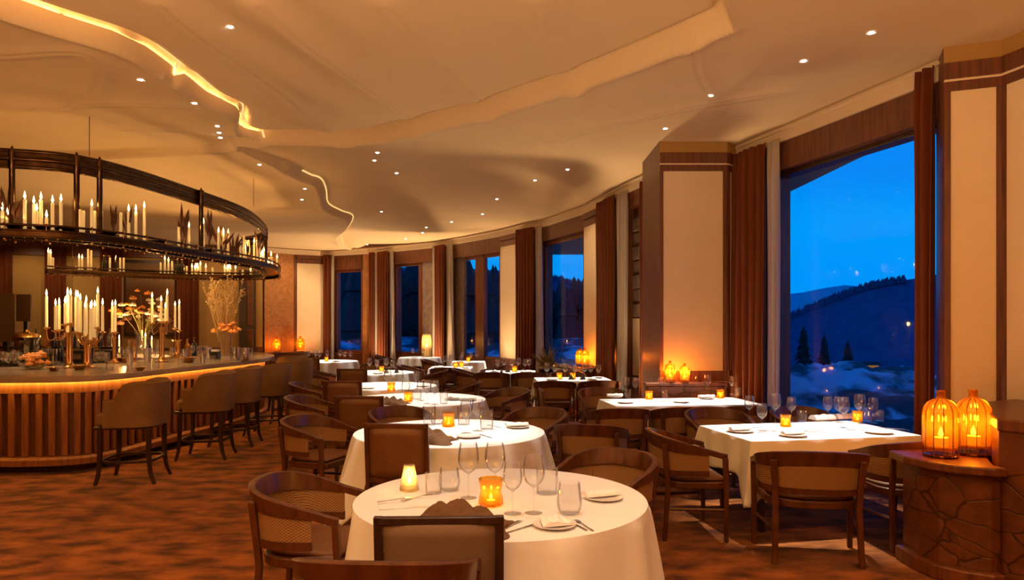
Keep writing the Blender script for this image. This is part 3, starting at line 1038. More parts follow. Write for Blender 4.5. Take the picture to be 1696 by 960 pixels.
for ci, (u, v, h, kd, lb) in enumerate(((1331, 538, 1.40, Kind(conifer_maker(1, False)), 'tall conifer on the snowy mound, leftmost of three outside'), (1365, 553, 1.2, Kind(conifer_maker(2, False)), 'slim conifer on the snowy mound, middle of three outside'),
                          (1404, 563, 1.0, Kind(conifer_maker(3, True)), 'bushy round conifer on the snowy mound, rightmost of three outside'))):
    Y = 24.6 + .5 * ci; top = px(u, v, Y)
    o = kd.put((top.x, Y, top.z - h * 1.05), 0.0, (h * .78, h * .78, h))
    tag(o, lb, 'tree', 'conifers outside the big window')
t = thing('mountain_hut', 'tiny hut with self-glowing orange walls on the mound outside', 'hut', tuple(px(1440, 610, 25.5)))
mb = MB(); mb.box((0, 0, .06), (.46, .4, .16)); mb.build('walls', emis('hut_wall_glow', (1.0, .38, .10), .28), t)  # walls glow by themselves in place of lamplight falling on them
mb = MB(); mb.add([(-.32, -.3, .13), (.32, -.3, .13), (.32, .3, .13), (-.32, .3, .13), (-.32, 0, .24), (.32, 0, .24)], [(3, 2, 1, 0), (0, 1, 5, 4), (2, 3, 4, 5), (1, 2, 5), (3, 0, 4)]); mb.build('roof', M['bark'], t, smooth=0)
# forest close behind the far windows
mb = MB(); rs = random.Random(9)
for k in range(150):
    u = rs.uniform(480, 1010); Y = rs.uniform(38, 60)
    vt = rs.uniform(425, 470) + (25 if u > 880 else 0) - (10 if u < 700 else 0)
    p = px(u, vt, Y)
    hh = p.z + 3
    mb.lathe([(hh * .20, -3), (hh * .17, -3 + hh * .25), (hh * .19, -3 + hh * .26), (hh * .12, -3 + hh * .5), (hh * .14, -3 + hh * .51), (hh * .06, -3 + hh * .75), (hh * .08, -3 + hh * .76), (0.0, -3 + hh)], 7, (p.x, Y, 0), fl=.12, flk=3)
o = mb.build('forest', M['conifer'], smooth=0); tag(o, 'dark conifer forest seen through the far windows', 'trees', kind='stuff')
# ================================================================ bar
BARP = catmull([(-10.6, 7.62, 0), (-8, 7.66, 0), (-6.2, 7.70, 0), (-5.4, 7.72, 0), (-4.95, 7.80, 0), (-4.64, 8.02, 0), (-4.50, 8.45, 0), (-4.40, 9.3, 0), (-4.28, 10.2, 0),
                (-4.14, 11.2, 0), (-4.22, 12.6, 0), (-4.8, 13.9, 0), (-6, 14.7, 0), (-8, 15, 0), (-10.6, 15, 0)], 8)
INN = [(-10.6, 13.6), (-8, 13.6), (-6.5, 13.3), (-6.0, 12.6), (-5.85, 11.5), (-5.95, 10.5), (-6.2, 9.75), (-6.7, 9.45), (-10.6, 9.4)]
BZ = 1.10
bar = thing('bar_counter', 'long curved bar with a pale stone top and glowing slatted wooden front', 'bar', (-6.5, 9.0, 0))


def at_bar(o):
    o.location = (6.5, -9.0, 0); return o


mb = MB(); mb.prism([(p.x, p.y) for p in BARP] + INN, BZ - .07, BZ)
at_bar(mb.build('countertop', M['marble'], bar, bevel=.012))
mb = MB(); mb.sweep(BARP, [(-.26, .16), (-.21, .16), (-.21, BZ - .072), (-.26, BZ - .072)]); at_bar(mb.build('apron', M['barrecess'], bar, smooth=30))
mb = MB(); mb.sweep(BARP, [(-.212, .90), (-.165, .90), (-.165, BZ - .074), (-.212, BZ - .074)]); at_bar(mb.build('upper_rail', M['barwood'], bar, smooth=30))
mb = MB(); mb.sweep(BARP, [(-.212, .10), (-.12, .10), (-.12, .165), (-.14, .19), (-.212, .20)]); at_bar(mb.build('base_moulding', M['barwood'], bar, smooth=30))
mb = MB(); mb.sweep(BARP, [(-.36, 0.001), (-.30, 0.001), (-.30, .099), (-.36, .099)]); at_bar(mb.build('kick_base', M['darkwood'], bar, smooth=30))
mb = MB(); mb.sweep(BARP, [(-.155, BZ - .0745), (-.130, BZ - .0745), (-.130, BZ - .0715), (-.155, BZ - .0715)]); at_bar(mb.build('light_strip', M['led'], bar, smooth=0))
mb = MB()
acc = 0.0; nxt = .05
for a, b in zip(BARP[:-1], BARP[1:]):
    L_ = (b - a).length; d = (b - a).normalized()
    while nxt <= acc + L_:
        p = a + d * (nxt - acc); n_ = Vector((d.y, -d.x, 0)); c = p - n_ * .188
        if c.y < 13.5: mb.box((c.x, c.y, .55), (.066, .044, .70), rz=math.atan2(d.y, d.x))
        nxt += .152
    acc += L_
at_bar(mb.build('slats', M['barwood'], bar, smooth=0, bevel=.006))
for k in range(34, len(BARP) - 42, 6):
    pa, pb = BARP[k], BARP[k + 1]; d = (pb - pa).normalized(); n_ = Vector((d.y, -d.x, 0)); c = pa - n_ * .06
    pass
# lower work floor and back counter inside the bar
t = thing('back_counter', 'dark back counter with shelves of bottles inside the bar', 'counter', (-7.6, 11.0, 0))
mb = MB(); mb.box((0, 0, .53), (2.6, 1.5, 1.056)); mb.build('body', M['darkwood'], t, bevel=.01)
mb = MB(); mb.box((0, 0, 1.08), (2.66, 1.56, .04)); mb.build('top', M['black'], t, bevel=.006)
mb = MB(); mb.box((0, .6, 1.285), (2.3, .22, .03)); mb.box((-1.1, .6, 1.186), (.03, .2, .169)); mb.box((1.1, .6, 1.186), (.03, .2, .169)); mb.box((0, .6, 1.186), (.03, .2, .169)); mb.build('shelf', M['black'], t)

# ================================================================ bar stools
def ucurve(w, b, f, n=28):
    out = []
    m = n // 4
    for i in range(m): out.append((-w, f * (1 - i / m)))
    for i in range(n - 2 * m + 1):
        ph = PI * i / (n - 2 * m)
        c_, s_ = math.cos(ph), math.sin(ph)
        e = .75
        out.append((-w * math.copysign(abs(c_) ** e, c_), -b * abs(s_) ** e))
    for i in range(1, m + 1): out.append((w, f * i / m))
    return out


def make_stool():
    t = empty('bar_stool')
    U = ucurve(.29, .27, .20, 36)
    n = len(U)
    mb = MB()
    rows = []
    for i, (x, y) in enumerate(U):
        s = i / (n - 1); k = 1 - abs(2 * s - 1)          # 0 at arm ends, 1 at back
        q_ = min(1, max(0, (k - .22) / .38)); q_ = q_ * q_ * (3 - 2 * q_)
        zt = .885 + .185 * q_
        a = U[max(0, i - 1)]; b = U[min(n - 1, i + 1)]
        dx, dy = b[0] - a[0], b[1] - a[1]; L_ = math.hypot(dx, dy); nx, ny = dy / L_, -dx / L_     # outward
        o_ = .028
        lean = .03 * q_
        rows.append([(x + nx * o_, y + ny * o_, .60), (x + nx * (o_ + lean * .5), y + ny * (o_ + lean * .5), .80), (x + nx * (o_ + lean), y + ny * (o_ + lean), zt - .015), (x + nx * lean, y + ny * lean, zt),
                     (x + nx * (lean - o_), y + ny * (lean - o_), zt - .015), (x - nx * o_, y - ny * o_, .80), (x - nx * o_, y - ny * o_, .60)])
    vs = [p for r_ in rows for p in r_]; m = 7
    fs = [(i * m + j, (i + 1) * m + j, (i + 1) * m + (j + 1) % m, i * m + (j + 1) % m) for i in range(n - 1) for j in range(m)]
    fs += [tuple(range(m)), tuple((n - 1) * m + j for j in range(m - 1, -1, -1))]
    mb.add(vs, fs); sh = mb.build('back_shell', M['stoolfab'], t, smooth=40)
    mb = MB()
    mb.tube([(r_[3][0], r_[3][1], r_[3][2] + .002) for r_ in rows], .006, 6); mb.build('piping', M['stoolfab'], sh)
    seat = [(-.255, .30), (-.255, -.05)] + [(-.255 * math.cos(a_), -.05 - .19 * math.sin(a_)) for a_ in [PI * k / 10 for k in range(1, 10)]] + [(.255, -.05), (.255, .30)]
    mb = MB(); mb.prism(seat, .605, .745); mb.build('seat', M['stoolfab'], t, bevel=.035, smooth=60)
    mb = MB(); mb.prism([(x * 1.06, y * 1.06 - .005) for x, y in seat], .575, .603); mb.build('seat_frame', M['darkwood'], t, bevel=.006)
    for (x, y, sx_, sy_) in ((-.235, .26, -.3, 1), (.235, .26, .3, 1), (-.225, -.22, -.4, -1.5), (.225, -.22, .4, -1.5)):
        mb = MB()
        pts = [(x, y, .574), (x, y, .30), (x + .012 * sx_, y + .012 * sy_, .12), (x + .045 * sx_, y + .04 * sy_, .0)]
        cs = catmull(pts, 4); k = len(cs)
        vs = []
        for i, p in enumerate(cs):
            h = .023 - .007 * i / k
            vs += [(p.x - h, p.y - h, p.z), (p.x + h, p.y - h, p.z), (p.x + h, p.y + h, p.z), (p.x - h, p.y + h, p.z)]
        fs = [(i * 4 + j, i * 4 + (j + 1) % 4, (i + 1) * 4 + (j + 1) % 4, (i + 1) * 4 + j) for i in range(k - 1) for j in range(4)]
        fs += [(3, 2, 1, 0), tuple((k - 1) * 4 + j for j in range(4))]
        mb.add(vs, fs); mb.build('leg', M['darkwood'], t, smooth=30, bevel=.004)
    mb = MB()
    ring = [(.262 * math.copysign(abs(math.cos(a_)) ** .5, math.cos(a_)), .02 + .262 * math.copysign(abs(math.sin(a_)) ** .5, math.sin(a_)), .235) for a_ in [2 * PI * k / 36 for k in range(36)]]
    mb.sweep(ring, [(-.014, -.014), (.014, -.014), (.014, .014), (-.014, .014)], closed=True); mb.build('footrest', M['darkwood'], t, smooth=30)
    return t


stool = Kind(make_stool)
for (x, y, r_, lb) in ((-4.05, 7.66, 97, 'tan upholstered bar stool nearest the camera with curved wrap back'), (-3.83, 8.97, 96, 'tan bar stool second from the front along the bar'),
                       (-3.83, 9.92, 94, 'tan bar stool half hidden behind the second stool'), (-3.70, 10.85, 92, 'tan bar stool fourth along the bar, its open side showing'),
                       (-3.72, 12.1, 90, 'tan bar stool fifth along the bar near the far bend'), (-4.30, 13.75, 70, 'farthest tan bar stool at the end of the bar')):
    tag(stool.put((x, y, 0), R(r_)), lb, 'bar stool', 'bar stools along the counter')

# ================================================================ dining chairs
def seg_leg(mb, pts, h0, h1):
    cs = [Vector(p) for p in pts]; k = len(cs); vs = []
    for i, p in enumerate(cs):
        h = h0 + (h1 - h0) * i / (k - 1)
        vs += [(p.x - h, p.y - h, p.z), (p.x + h, p.y - h, p.z), (p.x + h, p.y + h, p.z), (p.x - h, p.y + h, p.z)]
    fs = [(i * 4 + j, i * 4 + (j + 1) % 4, (i + 1) * 4 + (j + 1) % 4, (i + 1) * 4 + j) for i in range(k - 1) for j in range(4)]
    fs += [(3, 2, 1, 0), tuple((k - 1) * 4 + j for j in range(4))]
    return mb.add(vs, fs)


def make_barrel(cane='cane'):
    t = empty('barrel_chair')
    w, b, f = .30, .29, .20
    U = ucurve(w, b, f, 40); n = len(U)
    def zr(y):
        k = min(1, max(0, (f - y) / (f + b)))
        return .675 + .145 * k ** 1.1
    lean = lambda y: .045 * min(1, max(0, (.05 - y) / .34))
    def nrm(i):
        a = U[max(0, i - 1)]; c = U[min(n - 1, i + 1)]
        dx, dy = c[0] - a[0], c[1] - a[1]; L_ = math.hypot(dx, dy)
        return dy / L_, -dx / L_
    # top rail: deeper at the back, slim at the arms
    vs = []
    for i, (x, y) in enumerate(U):
        nx, ny = nrm(i); z = zr(y); ln = lean(y); h = .022 + .032 * min(1, max(0, (.06 - y) / .3))
        for (s_, zz) in ((-.016, -2 * h), (.016, -2 * h), (.019, -.004), (.012, 0), (-.014, 0), (-.019, -.004)):
            l2 = ln * (1 + .5 * zz / .1) if zz < -.01 else ln
            vs.append((x + nx * (s_ + l2), y + ny * (s_ + l2), z + zz))
    m = 6
    fs = [(i * m + j, (i + 1) * m + j, (i + 1) * m + (j + 1) % m, i * m + (j + 1) % m) for i in range(n - 1) for j in range(m)]
    fs += [tuple(range(m)), tuple((n - 1) * m + j for j in range(m - 1, -1, -1))]
    mb = MB(); mb.add(vs, fs); mb.build('top_rail', M['chairwood'], t, smooth=40)
    i0, i1 = 7, n - 8
    sub = list(range(i0, i1 + 1))
    def band(z0f, z1f, o0, o1):
        vs = []
        for i in sub:
            x, y = U[i]; nx, ny = nrm(i); z0, z1 = z0f(y), z1f(y); l0, l1 = lean(y) * (z0 - .45) / .36, lean(y) * (z1 - .45) / .36
            vs += [(x + nx * (o0 + l0), y + ny * (o0 + l0), z0), (x + nx * (o1 + l0), y + ny * (o1 + l0), z0), (x + nx * (o1 + l1), y + ny * (o1 + l1), z1), (x + nx * (o0 + l1), y + ny * (o0 + l1), z1)]
        k = len(sub)
        fs = [(i * 4 + j, (i + 1) * 4 + j, (i + 1) * 4 + (j + 1) % 4, i * 4 + (j + 1) % 4) for i in range(k - 1) for j in range(4)]
        fs += [(0, 1, 2, 3), tuple((k - 1) * 4 + j for j in (3, 2, 1, 0))]
        return MB().add(vs, fs)
    band(lambda y: .545, lambda y: zr(y) - .03 - .06 * min(1, max(0, (.06 - y) / .3)), -.004, .004).build('cane_back', M[cane], t, smooth=60)
    band(lambda y: .505, lambda y: .55, -.013, .013).build('lower_rail', M['chairwood'], t, smooth=40)
    # seat and apron
    In = [(x * .93, y * .93) for x, y in U] + [(w * .9, f + .035), (-w * .9, f + .035)]
    mb = MB(); mb.prism(In, .40, .455); mb.build('seat_frame', M['chairwood'], t, bevel=.008, smooth=40)
    In2 = [(x * .84, y * .84) for x, y in U] + [(w * .82, f + .01), (-w * .82, f + .01)]
    mb = MB(); mb.prism(In2, .457, .485); mb.build('seat', M['leather'], t, bevel=.012, smooth=50)
    for sx_ in (-1, 1):
        mb = MB(); seg_leg(mb, [(sx_ * (w - .005), f - .005, 0), (sx_ * (w - .005), f - .005, .40), (sx_ * (w - .002), f - .012, .642)], .015, .019); mb.build('leg', M['chairwood'], t, smooth=30, bevel=.004)
        mb = MB(); xr, yr = .235, -.235
        seg_leg(mb, [(sx_ * (xr + .01), yr - .035, 0), (sx_ * xr, yr - .005, .40), (sx_ * (xr + .005), yr - .02, .56), (sx_ * (xr + .018), yr - .038, .745)], .016, .019); mb.build('leg', M['chairwood'], t, smooth=30, bevel=.004)
        mb = MB(); mb.tube([(sx_ * (w - .01), f - .02, .245), (sx_ * (xr + .008), yr + .0, .245)], .013, 6); mb.build('stretcher', M['chairwood'], t)
    return t


def make_square(mat, frame):
    t = empty('square_back_chair')
    w = .245
    Mx = Matrix.Rotation(R(7), 3, 'X')
    def bk(x, dy, z): # leaning back plane: z from .46 upwards
        return (x, -.225 - (z - .46) * .12 + dy, z)
    fr = MB()
    def bar_(x0, z0, x1, z1, h, dep=.018):
        a, b = Vector(bk(x0, 0, z0)), Vector(bk(x1, 0, z1))
        d = (b - a).normalized(); up_ = d.cross(Vector((0, 1, 0))).normalized(); yy = Vector((0, 1, 0))
        vs = [p + up_ * s1 * h + yy * s2 * dep for p in (a, b) for s1, s2 in ((-1, -1), (1, -1), (1, 1), (-1, 1))]
        fr.add(vs, [(0, 1, 2, 3), (7, 6, 5, 4), (0, 4, 5, 1), (1, 5, 6, 2), (2, 6, 7, 3), (3, 7, 4, 0)])
    bar_(-w, .882, w, .882, .016); bar_(-w + .016, .50, w - .016, .50, .018)
    fr.build('back_frame', M[frame], t, bevel=.004, smooth=30)
    for sx_ in (-1, 1):
        mb = MB(); seg_leg(mb, [(sx_ * w, -.27, 0), (sx_ * w, -.222, .44), (sx_ * w, bk(0, 0, .68)[1], .68), (sx_ * w, bk(0, 0, .90)[1], .90)], .016, .017); mb.build('leg', M[frame], t, smooth=30, bevel=.003)
        mb = MB(); seg_leg(mb, [(sx_ * (w - .01), .20, 0), (sx_ * (w - .01), .20, .40)], .015, .020); mb.build('leg', M[frame], t, smooth=30, bevel=.003)
        mb = MB(); mb.box((sx_ * (w - .005), -.02, .20), (.02, .42, .03)); mb.build('stretcher', M[frame], t, bevel=.003)
    mb = MB()
    vs = []
    for j in range(7):
        z = .515 + (.868 - .515) * j / 6
        for i in range(9):
            x = -w + .014 + (2 * w - .028) * i / 8
            c_ = .016 * (1 - (2 * i / 8 - 1) ** 2)
            vs.append(bk(x, -c_, z))
    fs = [(j * 9 + i, j * 9 + i + 1, (j + 1) * 9 + i + 1, (j + 1) * 9 + i) for j in range(6) for i in range(8)]
    mb.add(vs, fs); mb.build('back_panel', M[mat], t, smooth=60, solid=.014)
    mb = MB(); mb.box((0, -.01, .415), (2 * w - .03, .45, .05)); mb.build('seat_frame', M[frame], t, bevel=.006)
    mb = MB(); mb.box((0, -.005, .465), (2 * w - .045, .425, .045)); mb.build('seat', M['leather'], t, bevel=.015, smooth=50)
    return t


barrel = Kind(make_barrel)
sq_leather = Kind(lambda: make_square('leather', 'chairwood'))
sq_cane = Kind(lambda: make_square('canedark', 'darkwood'))
KC = {'A': (barrel, 'barrel chairs around the dining tables'), 'B': (sq_leather, 'square backed leather chairs'), 'C': (sq_cane, 'cane square backed chairs')}
CH = [
    ('A', -.46, 2.72, -3, (1.02, 1, 1.075), 'curved barrel chair nearest the camera, its wooden rail crossing the bottom of the photo'),
    ('C', -.31, 3.21, 2, (1.02, 1, .985), 'dark framed cane back chair at the front of the nearest round table'),
    ('A', -1.08, 3.98, -93, 1, 'barrel armchair on the left of the nearest round table by the carpet aisle'),
    ('A', .575, 4.64, 139, 1, 'barrel chair behind the right of the nearest round table'),
    ('B', -.82, 5.44, -4, (.9, 1, 1.06), 'brown leather square chair at the front of the second round table'),
    ('A', -1.74, 6.55, -110, 1, 'barrel armchair left of the second round table'),
    ('A', -1.08, 7.17, 214, 1, 'dark barrel chair behind the left of the second round table'),
    ('A', .18, 7.05, 145, 1, 'barrel chair behind the right of the second round table'),
    ('B', -1.59, 7.75, -3, (1, 1, 1.02), 'brown leather square chair at the front of the third round table'),
    ('A', -2.34, 8.50, -92, 1, 'barrel armchair left of the third round table'),
    ('A', -.14, 9.40, 126, 1, 'barrel chair behind the right of the third round table'),
    ('B', -2.24, 9.72, -2, (1, 1, 1.02), 'dark square chair at the front of the fourth round table'),
    ('A', -2.92, 10.5, -90, 1, 'barrel armchair left of the fourth round table'),
    ('A', -.80, 10.55, 92, 1, 'barrel chair right of the fourth round table'),
    ('A', -3.55, 13.35, -90, 1, 'barrel armchair left of the fifth round table near the bar end'),
    ('B', -2.75, 12.52, 0, 1, 'leather square chair at the front of the fifth round table'),
    ('A', -1.53, 13.2, 92, 1, 'barrel chair right of the fifth round table'),
    ('A', -5.55, 17.4, -92, 1, 'barrel chair left of the farthest round table'),
    ('B', -4.6, 16.33, 0, 1, 'square chair in front of the farthest round table'),
    ('A', -3.45, 17.4, 92, 1, 'barrel chair right of the farthest round table'),
    ('A', 1.44, 5.76, -88, 1, 'wooden armchair with cane side at the left end of the big window table'),
    ('A', 2.16, 5.20, -9, (1.17, 1.02, .98), 'cane barrel chair with its back to the camera in front of the big window table'),
    ('A', 3.00, 5.50, 6, (.98, .98, 1), 'barrel chair tucked behind the lantern ledge at the window table'),
    ('A', 2.06, 7.00, 187, 1, 'barrel chair with bluish lit rail behind the left of the window table'),
    ('A', 2.97, 7.13, 192, 1, 'barrel chair behind the right of the window table close to the glass'),
    ('A', .72, 6.40, -15, 1, 'lone barrel chair between the second round table and the window tables'),
    ('A', 1.10, 7.54, 4, 1, 'barrel chair at the front left of the long table before the pillar'),
    ('A', 1.78, 7.66, 6, 1, 'barrel chair at the front middle of the long table before the pillar'),
    ('A', 2.46, 7.77, 8, (.95, .95, 1), 'barrel chair at the front right of the long table before the pillar'),
    ('B', .62, 8.42, -88, 1, 'leather square chair at the left end of the long table before the pillar'),
    ('A', 1.20, 9.28, 184, 1, 'barrel chair behind the long table left of the beige pillar'),
    ('A', .66, 11.0, -4, 1, 'barrel chair at the front left of the table by the middle window'),
    ('A', 1.34, 11.08, 4, 1, 'barrel chair at the front right of the table by the middle window'),
    ('B', .10, 11.75, -90, 1, 'square chair at the left end of the table by the middle window'),
    ('A', 1.0, 12.58, 182, 1, 'barrel chair behind the table by the middle window'),
    ('A', -.36, 12.88, -3, 1, 'barrel chair at the front left of the table below the far cream panel'),
    ('A', .30, 12.88, 3, 1, 'barrel chair at the front right of the table below the far cream panel'),
    ('A', -.80, 13.6, -90, 1, 'barrel chair left of the table below the far cream panel'),
    ('A', .82, 13.65, 90, 1, 'barrel chair right of the table below the far cream panel'),
    ('A', -1.3, 14.17, 0, 1, 'barrel chair in front of the small table by the twin window'),
    ('A', -2.06, 14.9, -90, 1, 'barrel chair left of the small table by the twin window'),
    ('A', -.48, 14.95, 90, 1, 'barrel chair right of the small table by the twin window'),
    ('A', -1.85, 17.2, -90, 1, 'barrel chair left of the table nearest the twin window glass'),
    ('A', -3.4, 19.4, -90, 1, 'barrel chair left of the little table with the tall glass lamp'),
]
for (k, x, y, r_, sc, lb) in CH:
    o = KC[k][0].put((x, y, 0), R(r_), sc if sc != 1 else None)
    tag(o, lb, 'chair', KC[k][1])

# ================================================================ tables and cloths
TZ = .75


def cloth_obj(name, per, label, group, centre, seed=0, rows=14):
    """per: list of (x, y, nx, ny, drop, flare, fold)"""
    n = len(per); vs = []; cx, cy = centre
    rg = [.0, .35, .7, .93, .985]
    vs.append((0, 0, TZ + .004))
    for r_ in rg[1:]:
        for (x, y, *_q) in per: vs.append((x * r_, y * r_, TZ + .004))
    for (x, y, nx, ny, d, fl, fo) in per: vs.append((x + nx * .006, y + ny * .006, TZ + .003))
    for j in range(1, rows + 1):
        t_ = j / rows
        for (x, y, nx, ny, d, fl, fo) in per:
            o_ = .010 + fl * t_ ** 1.1 + fo * t_ ** .6
            vs.append((x + nx * o_, y + ny * o_, TZ + .001 - d * t_))
    fs = [(0, 1 + k, 1 + (k + 1) % n) for k in range(n)]
    R_ = len(rg) - 1 + 1 + rows
    for i in range(R_ - 1):
        for k in range(n):
            k2 = (k + 1) % n
            fs.append((1 + i * n + k, 1 + (i + 1) * n + k, 1 + (i + 1) * n + k2, 1 + i * n + k2))
    o = MB().add(vs, fs).build(name, M['cloth'], None, (cx, cy, 0), smooth=42, solid=.003)
    return tag(o, label, 'tablecloth', group)


def round_per(Rr, a, rot, seats=(), n=120, circ=None, nf=15, amp=.028, seed=1, flare=.05):
    rs = random.Random(seed); ph = rs.uniform(0, 6); out = []
    for k in range(n):
        th = 2 * PI * k / n
        c_, s_ = math.cos(th), math.sin(th)
        if circ: d = circ; cor = 0
        else:
            lc, ls = math.cos(th - rot), math.sin(th - rot)
            e = a / (abs(lc) ** 12 + abs(ls) ** 12) ** (1 / 12)
            d = e - Rr; cor = max(0, (e - a) / (a * .414))
        for (sa, wd, dm) in seats:
            q_ = abs((th - sa + PI) % (2 * PI) - PI)
            if q_ < wd * 1.5:
                k_ = ss(np.array((q_ - wd) / (wd * .5)))
                d = min(d, dm + (d - dm) * float(k_)) if d > dm else d
        fo = amp * math.cos(nf * th + ph + .6 * math.sin(3 * th))
        if not circ: fo += .035 * cor * math.cos(26 * (th - rot)) * (cor > .3)
        fl = flare + (.26 * cor ** 2 if not circ else 0)
        out.append((Rr * c_, Rr * s_, c_, s_, d, fl, max(-.01, fo)))
    return out


def make_round_table(Rr):
    t = empty('round_table')
    mb = MB(); mb.lathe([(0, TZ - .035), (Rr - .01, TZ - .035), (Rr - .003, TZ - .02), (Rr - .003, TZ - .004), (0, TZ - .004)], 48); mb.build('tabletop', M['chairwood'], t)
    mb = MB(); mb.lathe([(.10, .04), (.055, .10), (.045, .4), (.055, .68), (.16, .714)], 20); mb.build('column', M['darkwood'], t)
    mb = MB(); mb.lathe([(0, 0), (.27, 0), (.27, .015), (.10, .042), (0, .044)], 28); mb.build('base_plate', M['darkwood'], t)
    return t


def rect_per(w, d, drop, corner, seed=1, n=30, seats=()):
    out = []; rs = random.Random(seed); hx, hy = w / 2, d / 2
    cs = [(-hx, -hy), (hx, -hy), (hx, hy), (-hx, hy)]
    for e in range(4):
        (ax, ay), (bx, by) = cs[e], cs[(e + 1) % 4]
        L_ = math.hypot(bx - ax, by - ay); tx, ty = (bx - ax) / L_, (by - ay) / L_; nx, ny = ty, -tx
        px_, pn = (-ny, nx), None
        for k in range(n):
            s = L_ * (k + .5) / n
            dc0, dc1 = s, L_ - s
            dc = min(dc0, dc1); cc = max(0, 1 - dc / .20)
            dd = drop + (corner - drop) * cc ** 1.1 + .012 * math.sin(9 * s + e + seed)
            for (se, s0, s1, dm) in seats:
                if se == e:
                    q_ = max(0, max(s0 - s, s - s1)) / .12
                    if q_ < 1: dd = min(dd, dm + (dd - dm) * q_)
            fo = .014 * math.cos(2 * PI * s / .34 + e * 1.7 + seed) - .03 * max(0, 1 - abs(dc - .16) / .08)
            # near a corner lean outwards along the diagonal
            sgn = -1 if dc0 < dc1 else 1
            vx, vy = nx + tx * sgn * .9 * cc, ny + ty * sgn * .9 * cc
            out.append((ax + tx * s, ay + ty * s, vx, vy, dd, .035 + .085 * cc, fo))
    return out


def make_rect_table(w, d):
    t = empty('dining_table')
    mb = MB(); mb.box((0, 0, TZ - .02), (w - .006, d - .006, .032)); mb.build('tabletop', M['chairwood'], t, bevel=.004)
    for sx_ in (-1, 1):
        for sy_ in (-1, 1):
            mb = MB(); seg_leg(mb, [(sx_ * (w / 2 - .16), sy_ * (d / 2 - .14), 0), (sx_ * (w / 2 - .14), sy_ * (d / 2 - .12), TZ - .037)], .02, .03); mb.build('leg', M['darkwood'], t, smooth=30)
    mb = MB(); mb.box((0, 0, TZ - .072), (w - .26, d - .22, .07)); mb.build('apron', M['darkwood'], t)
    return t


def to_local(p, c): return Vector((p[0] - c[0], p[1] - c[1]))


TAB = {}
# name: kind, centre, size, label phrase
def rtable(key, c, Rr, phrase, a=None, rot=0.0, circ=None, seats=(), seed=1, **kw):
    t = make_round_table(Rr); t.location = (c[0], c[1], 0)
    tag(t, f'round pedestal table under the white cloth, {phrase}', 'table', 'round dining tables')
    TAB[key] = (c, Rr, phrase)
    cloth_obj('tablecloth', round_per(Rr, a, rot, seats, circ=circ, seed=seed, **kw), f'white linen tablecloth on the {phrase}', 'white tablecloths', c)


def qtable(key, c, w, d, rot, phrase, drop=.29, corner=.50, seed=1, seats=()):
    t = make_rect_table(w, d); t.location = (c[0], c[1], 0); t.rotation_euler = (0, 0, rot)
    tag(t, f'rectangular table under the white cloth, {phrase}', 'table', 'rectangular dining tables')
    TAB[key] = (c, max(w, d) / 2, phrase)
    o = cloth_obj('tablecloth', rect_per(w, d, drop, corner, seed, seats=seats), f'white linen tablecloth on the {phrase}', 'white tablecloths', c)
    o.rotation_euler = (0, 0, rot)


rtable('T1', (-.06, 3.78), .76, 'nearest round table', circ=.46, nf=12, amp=.046, flare=.05, seats=[(-1.94, .30, .215)], seed=3)
rtable('T2', (-.53, 6.08), .80, 'second round table', a=1.12, rot=R(-13), seats=[(-1.94, .26, .215)], seed=4, flare=.08)
rtable('T3', (-1.15, 8.68), .82, 'third round table', a=1.06, rot=R(12), seats=[(-2.1, .30, .215)], seed=5)
rtable('T4', (-1.85, 10.55), .72, 'fourth round table', a=.96, rot=R(8), seats=[(-2.1, .32, .215)], seed=6)
rtable('T5', (-2.55, 13.4), .70, 'fifth round table', a=.95, rot=R(10), seats=[(-1.8, .32, .215)], seed=7)
rtable('T6', (-4.5, 17.4), .72, 'farthest round table', a=.95, rot=R(10), seed=8)
rtable('T7', (-2.5, 19.3), .55, 'small table with the tall glass lamp', a=.75, rot=R(0), seed=9)
qtable('R1', (2.54, 6.17), 1.53, .90, R(11.5), 'table by the big window', seed=2)
qtable('R2', (1.96, 8.42), 1.70, .76, R(7.5), 'long table before the pillar', seed=3)
qtable('R3', (1.0, 11.8), 1.2, .76, R(3), 'table by the middle window', seed=4)
qtable('R4', (-.03, 13.6), .95, .74, R(0), 'table below the far cream panel', seed=5)
qtable('R5', (-1.27, 14.9), .85, .74, R(0), 'small table by the twin window', seed=6)
qtable('R6', (-1.05, 17.2), .75, .7, R(0), 'table nearest the twin window', seed=7)

# ================================================================ downlights
def make_downlight():
    t = empty('ceiling_downlight')
    mb = MB(); mb.lathe([(.024, .0), (.042, -.004), (.045, -.001), (.045, .006), (.024, .006)], 20); mb.build('trim_ring', M['china'], t)
    mb = MB(); mb.lathe([(0, -.006), (.016, -.005), (.0235, .0), (.0235, .004), (0, .004)], 16); mb.build('lens', M['lens'], t)
    return t


dl = Kind(make_downlight)
for (u, v) in ((381, 44), (1443, 53), (1331, 100), (1178, 157), (1102, 212), (940, 280), (886, 298), (823, 329), (799, 354), (625, 252), (620, 265), (657, 286), (233, 131), (322, 170),
               (360, 208), (363, 219), (365, 227), (748, 367), (706, 376), (700, 385), (632, 350), (505, 312), (500, 330), (430, 272), (608, 403), (672, 395)):
    p = cp(u, v)
    for _ in range(3):
        z = float(ceil_h(p.x, p.y)); p = cp(u, v, z)
    z = float(ceil_h(p.x, p.y)) - .006
    o = dl.put((p.x, p.y, z))
    row(o, 'tiny recessed downlight', 'the raised ceiling bay' if inside(np.array([p.x]), np.array([p.y]), bay)[0] else ('the window side ceiling' if u > 560 else 'the bar side ceiling'), 'downlight', 'recessed ceiling downlights', 'in')


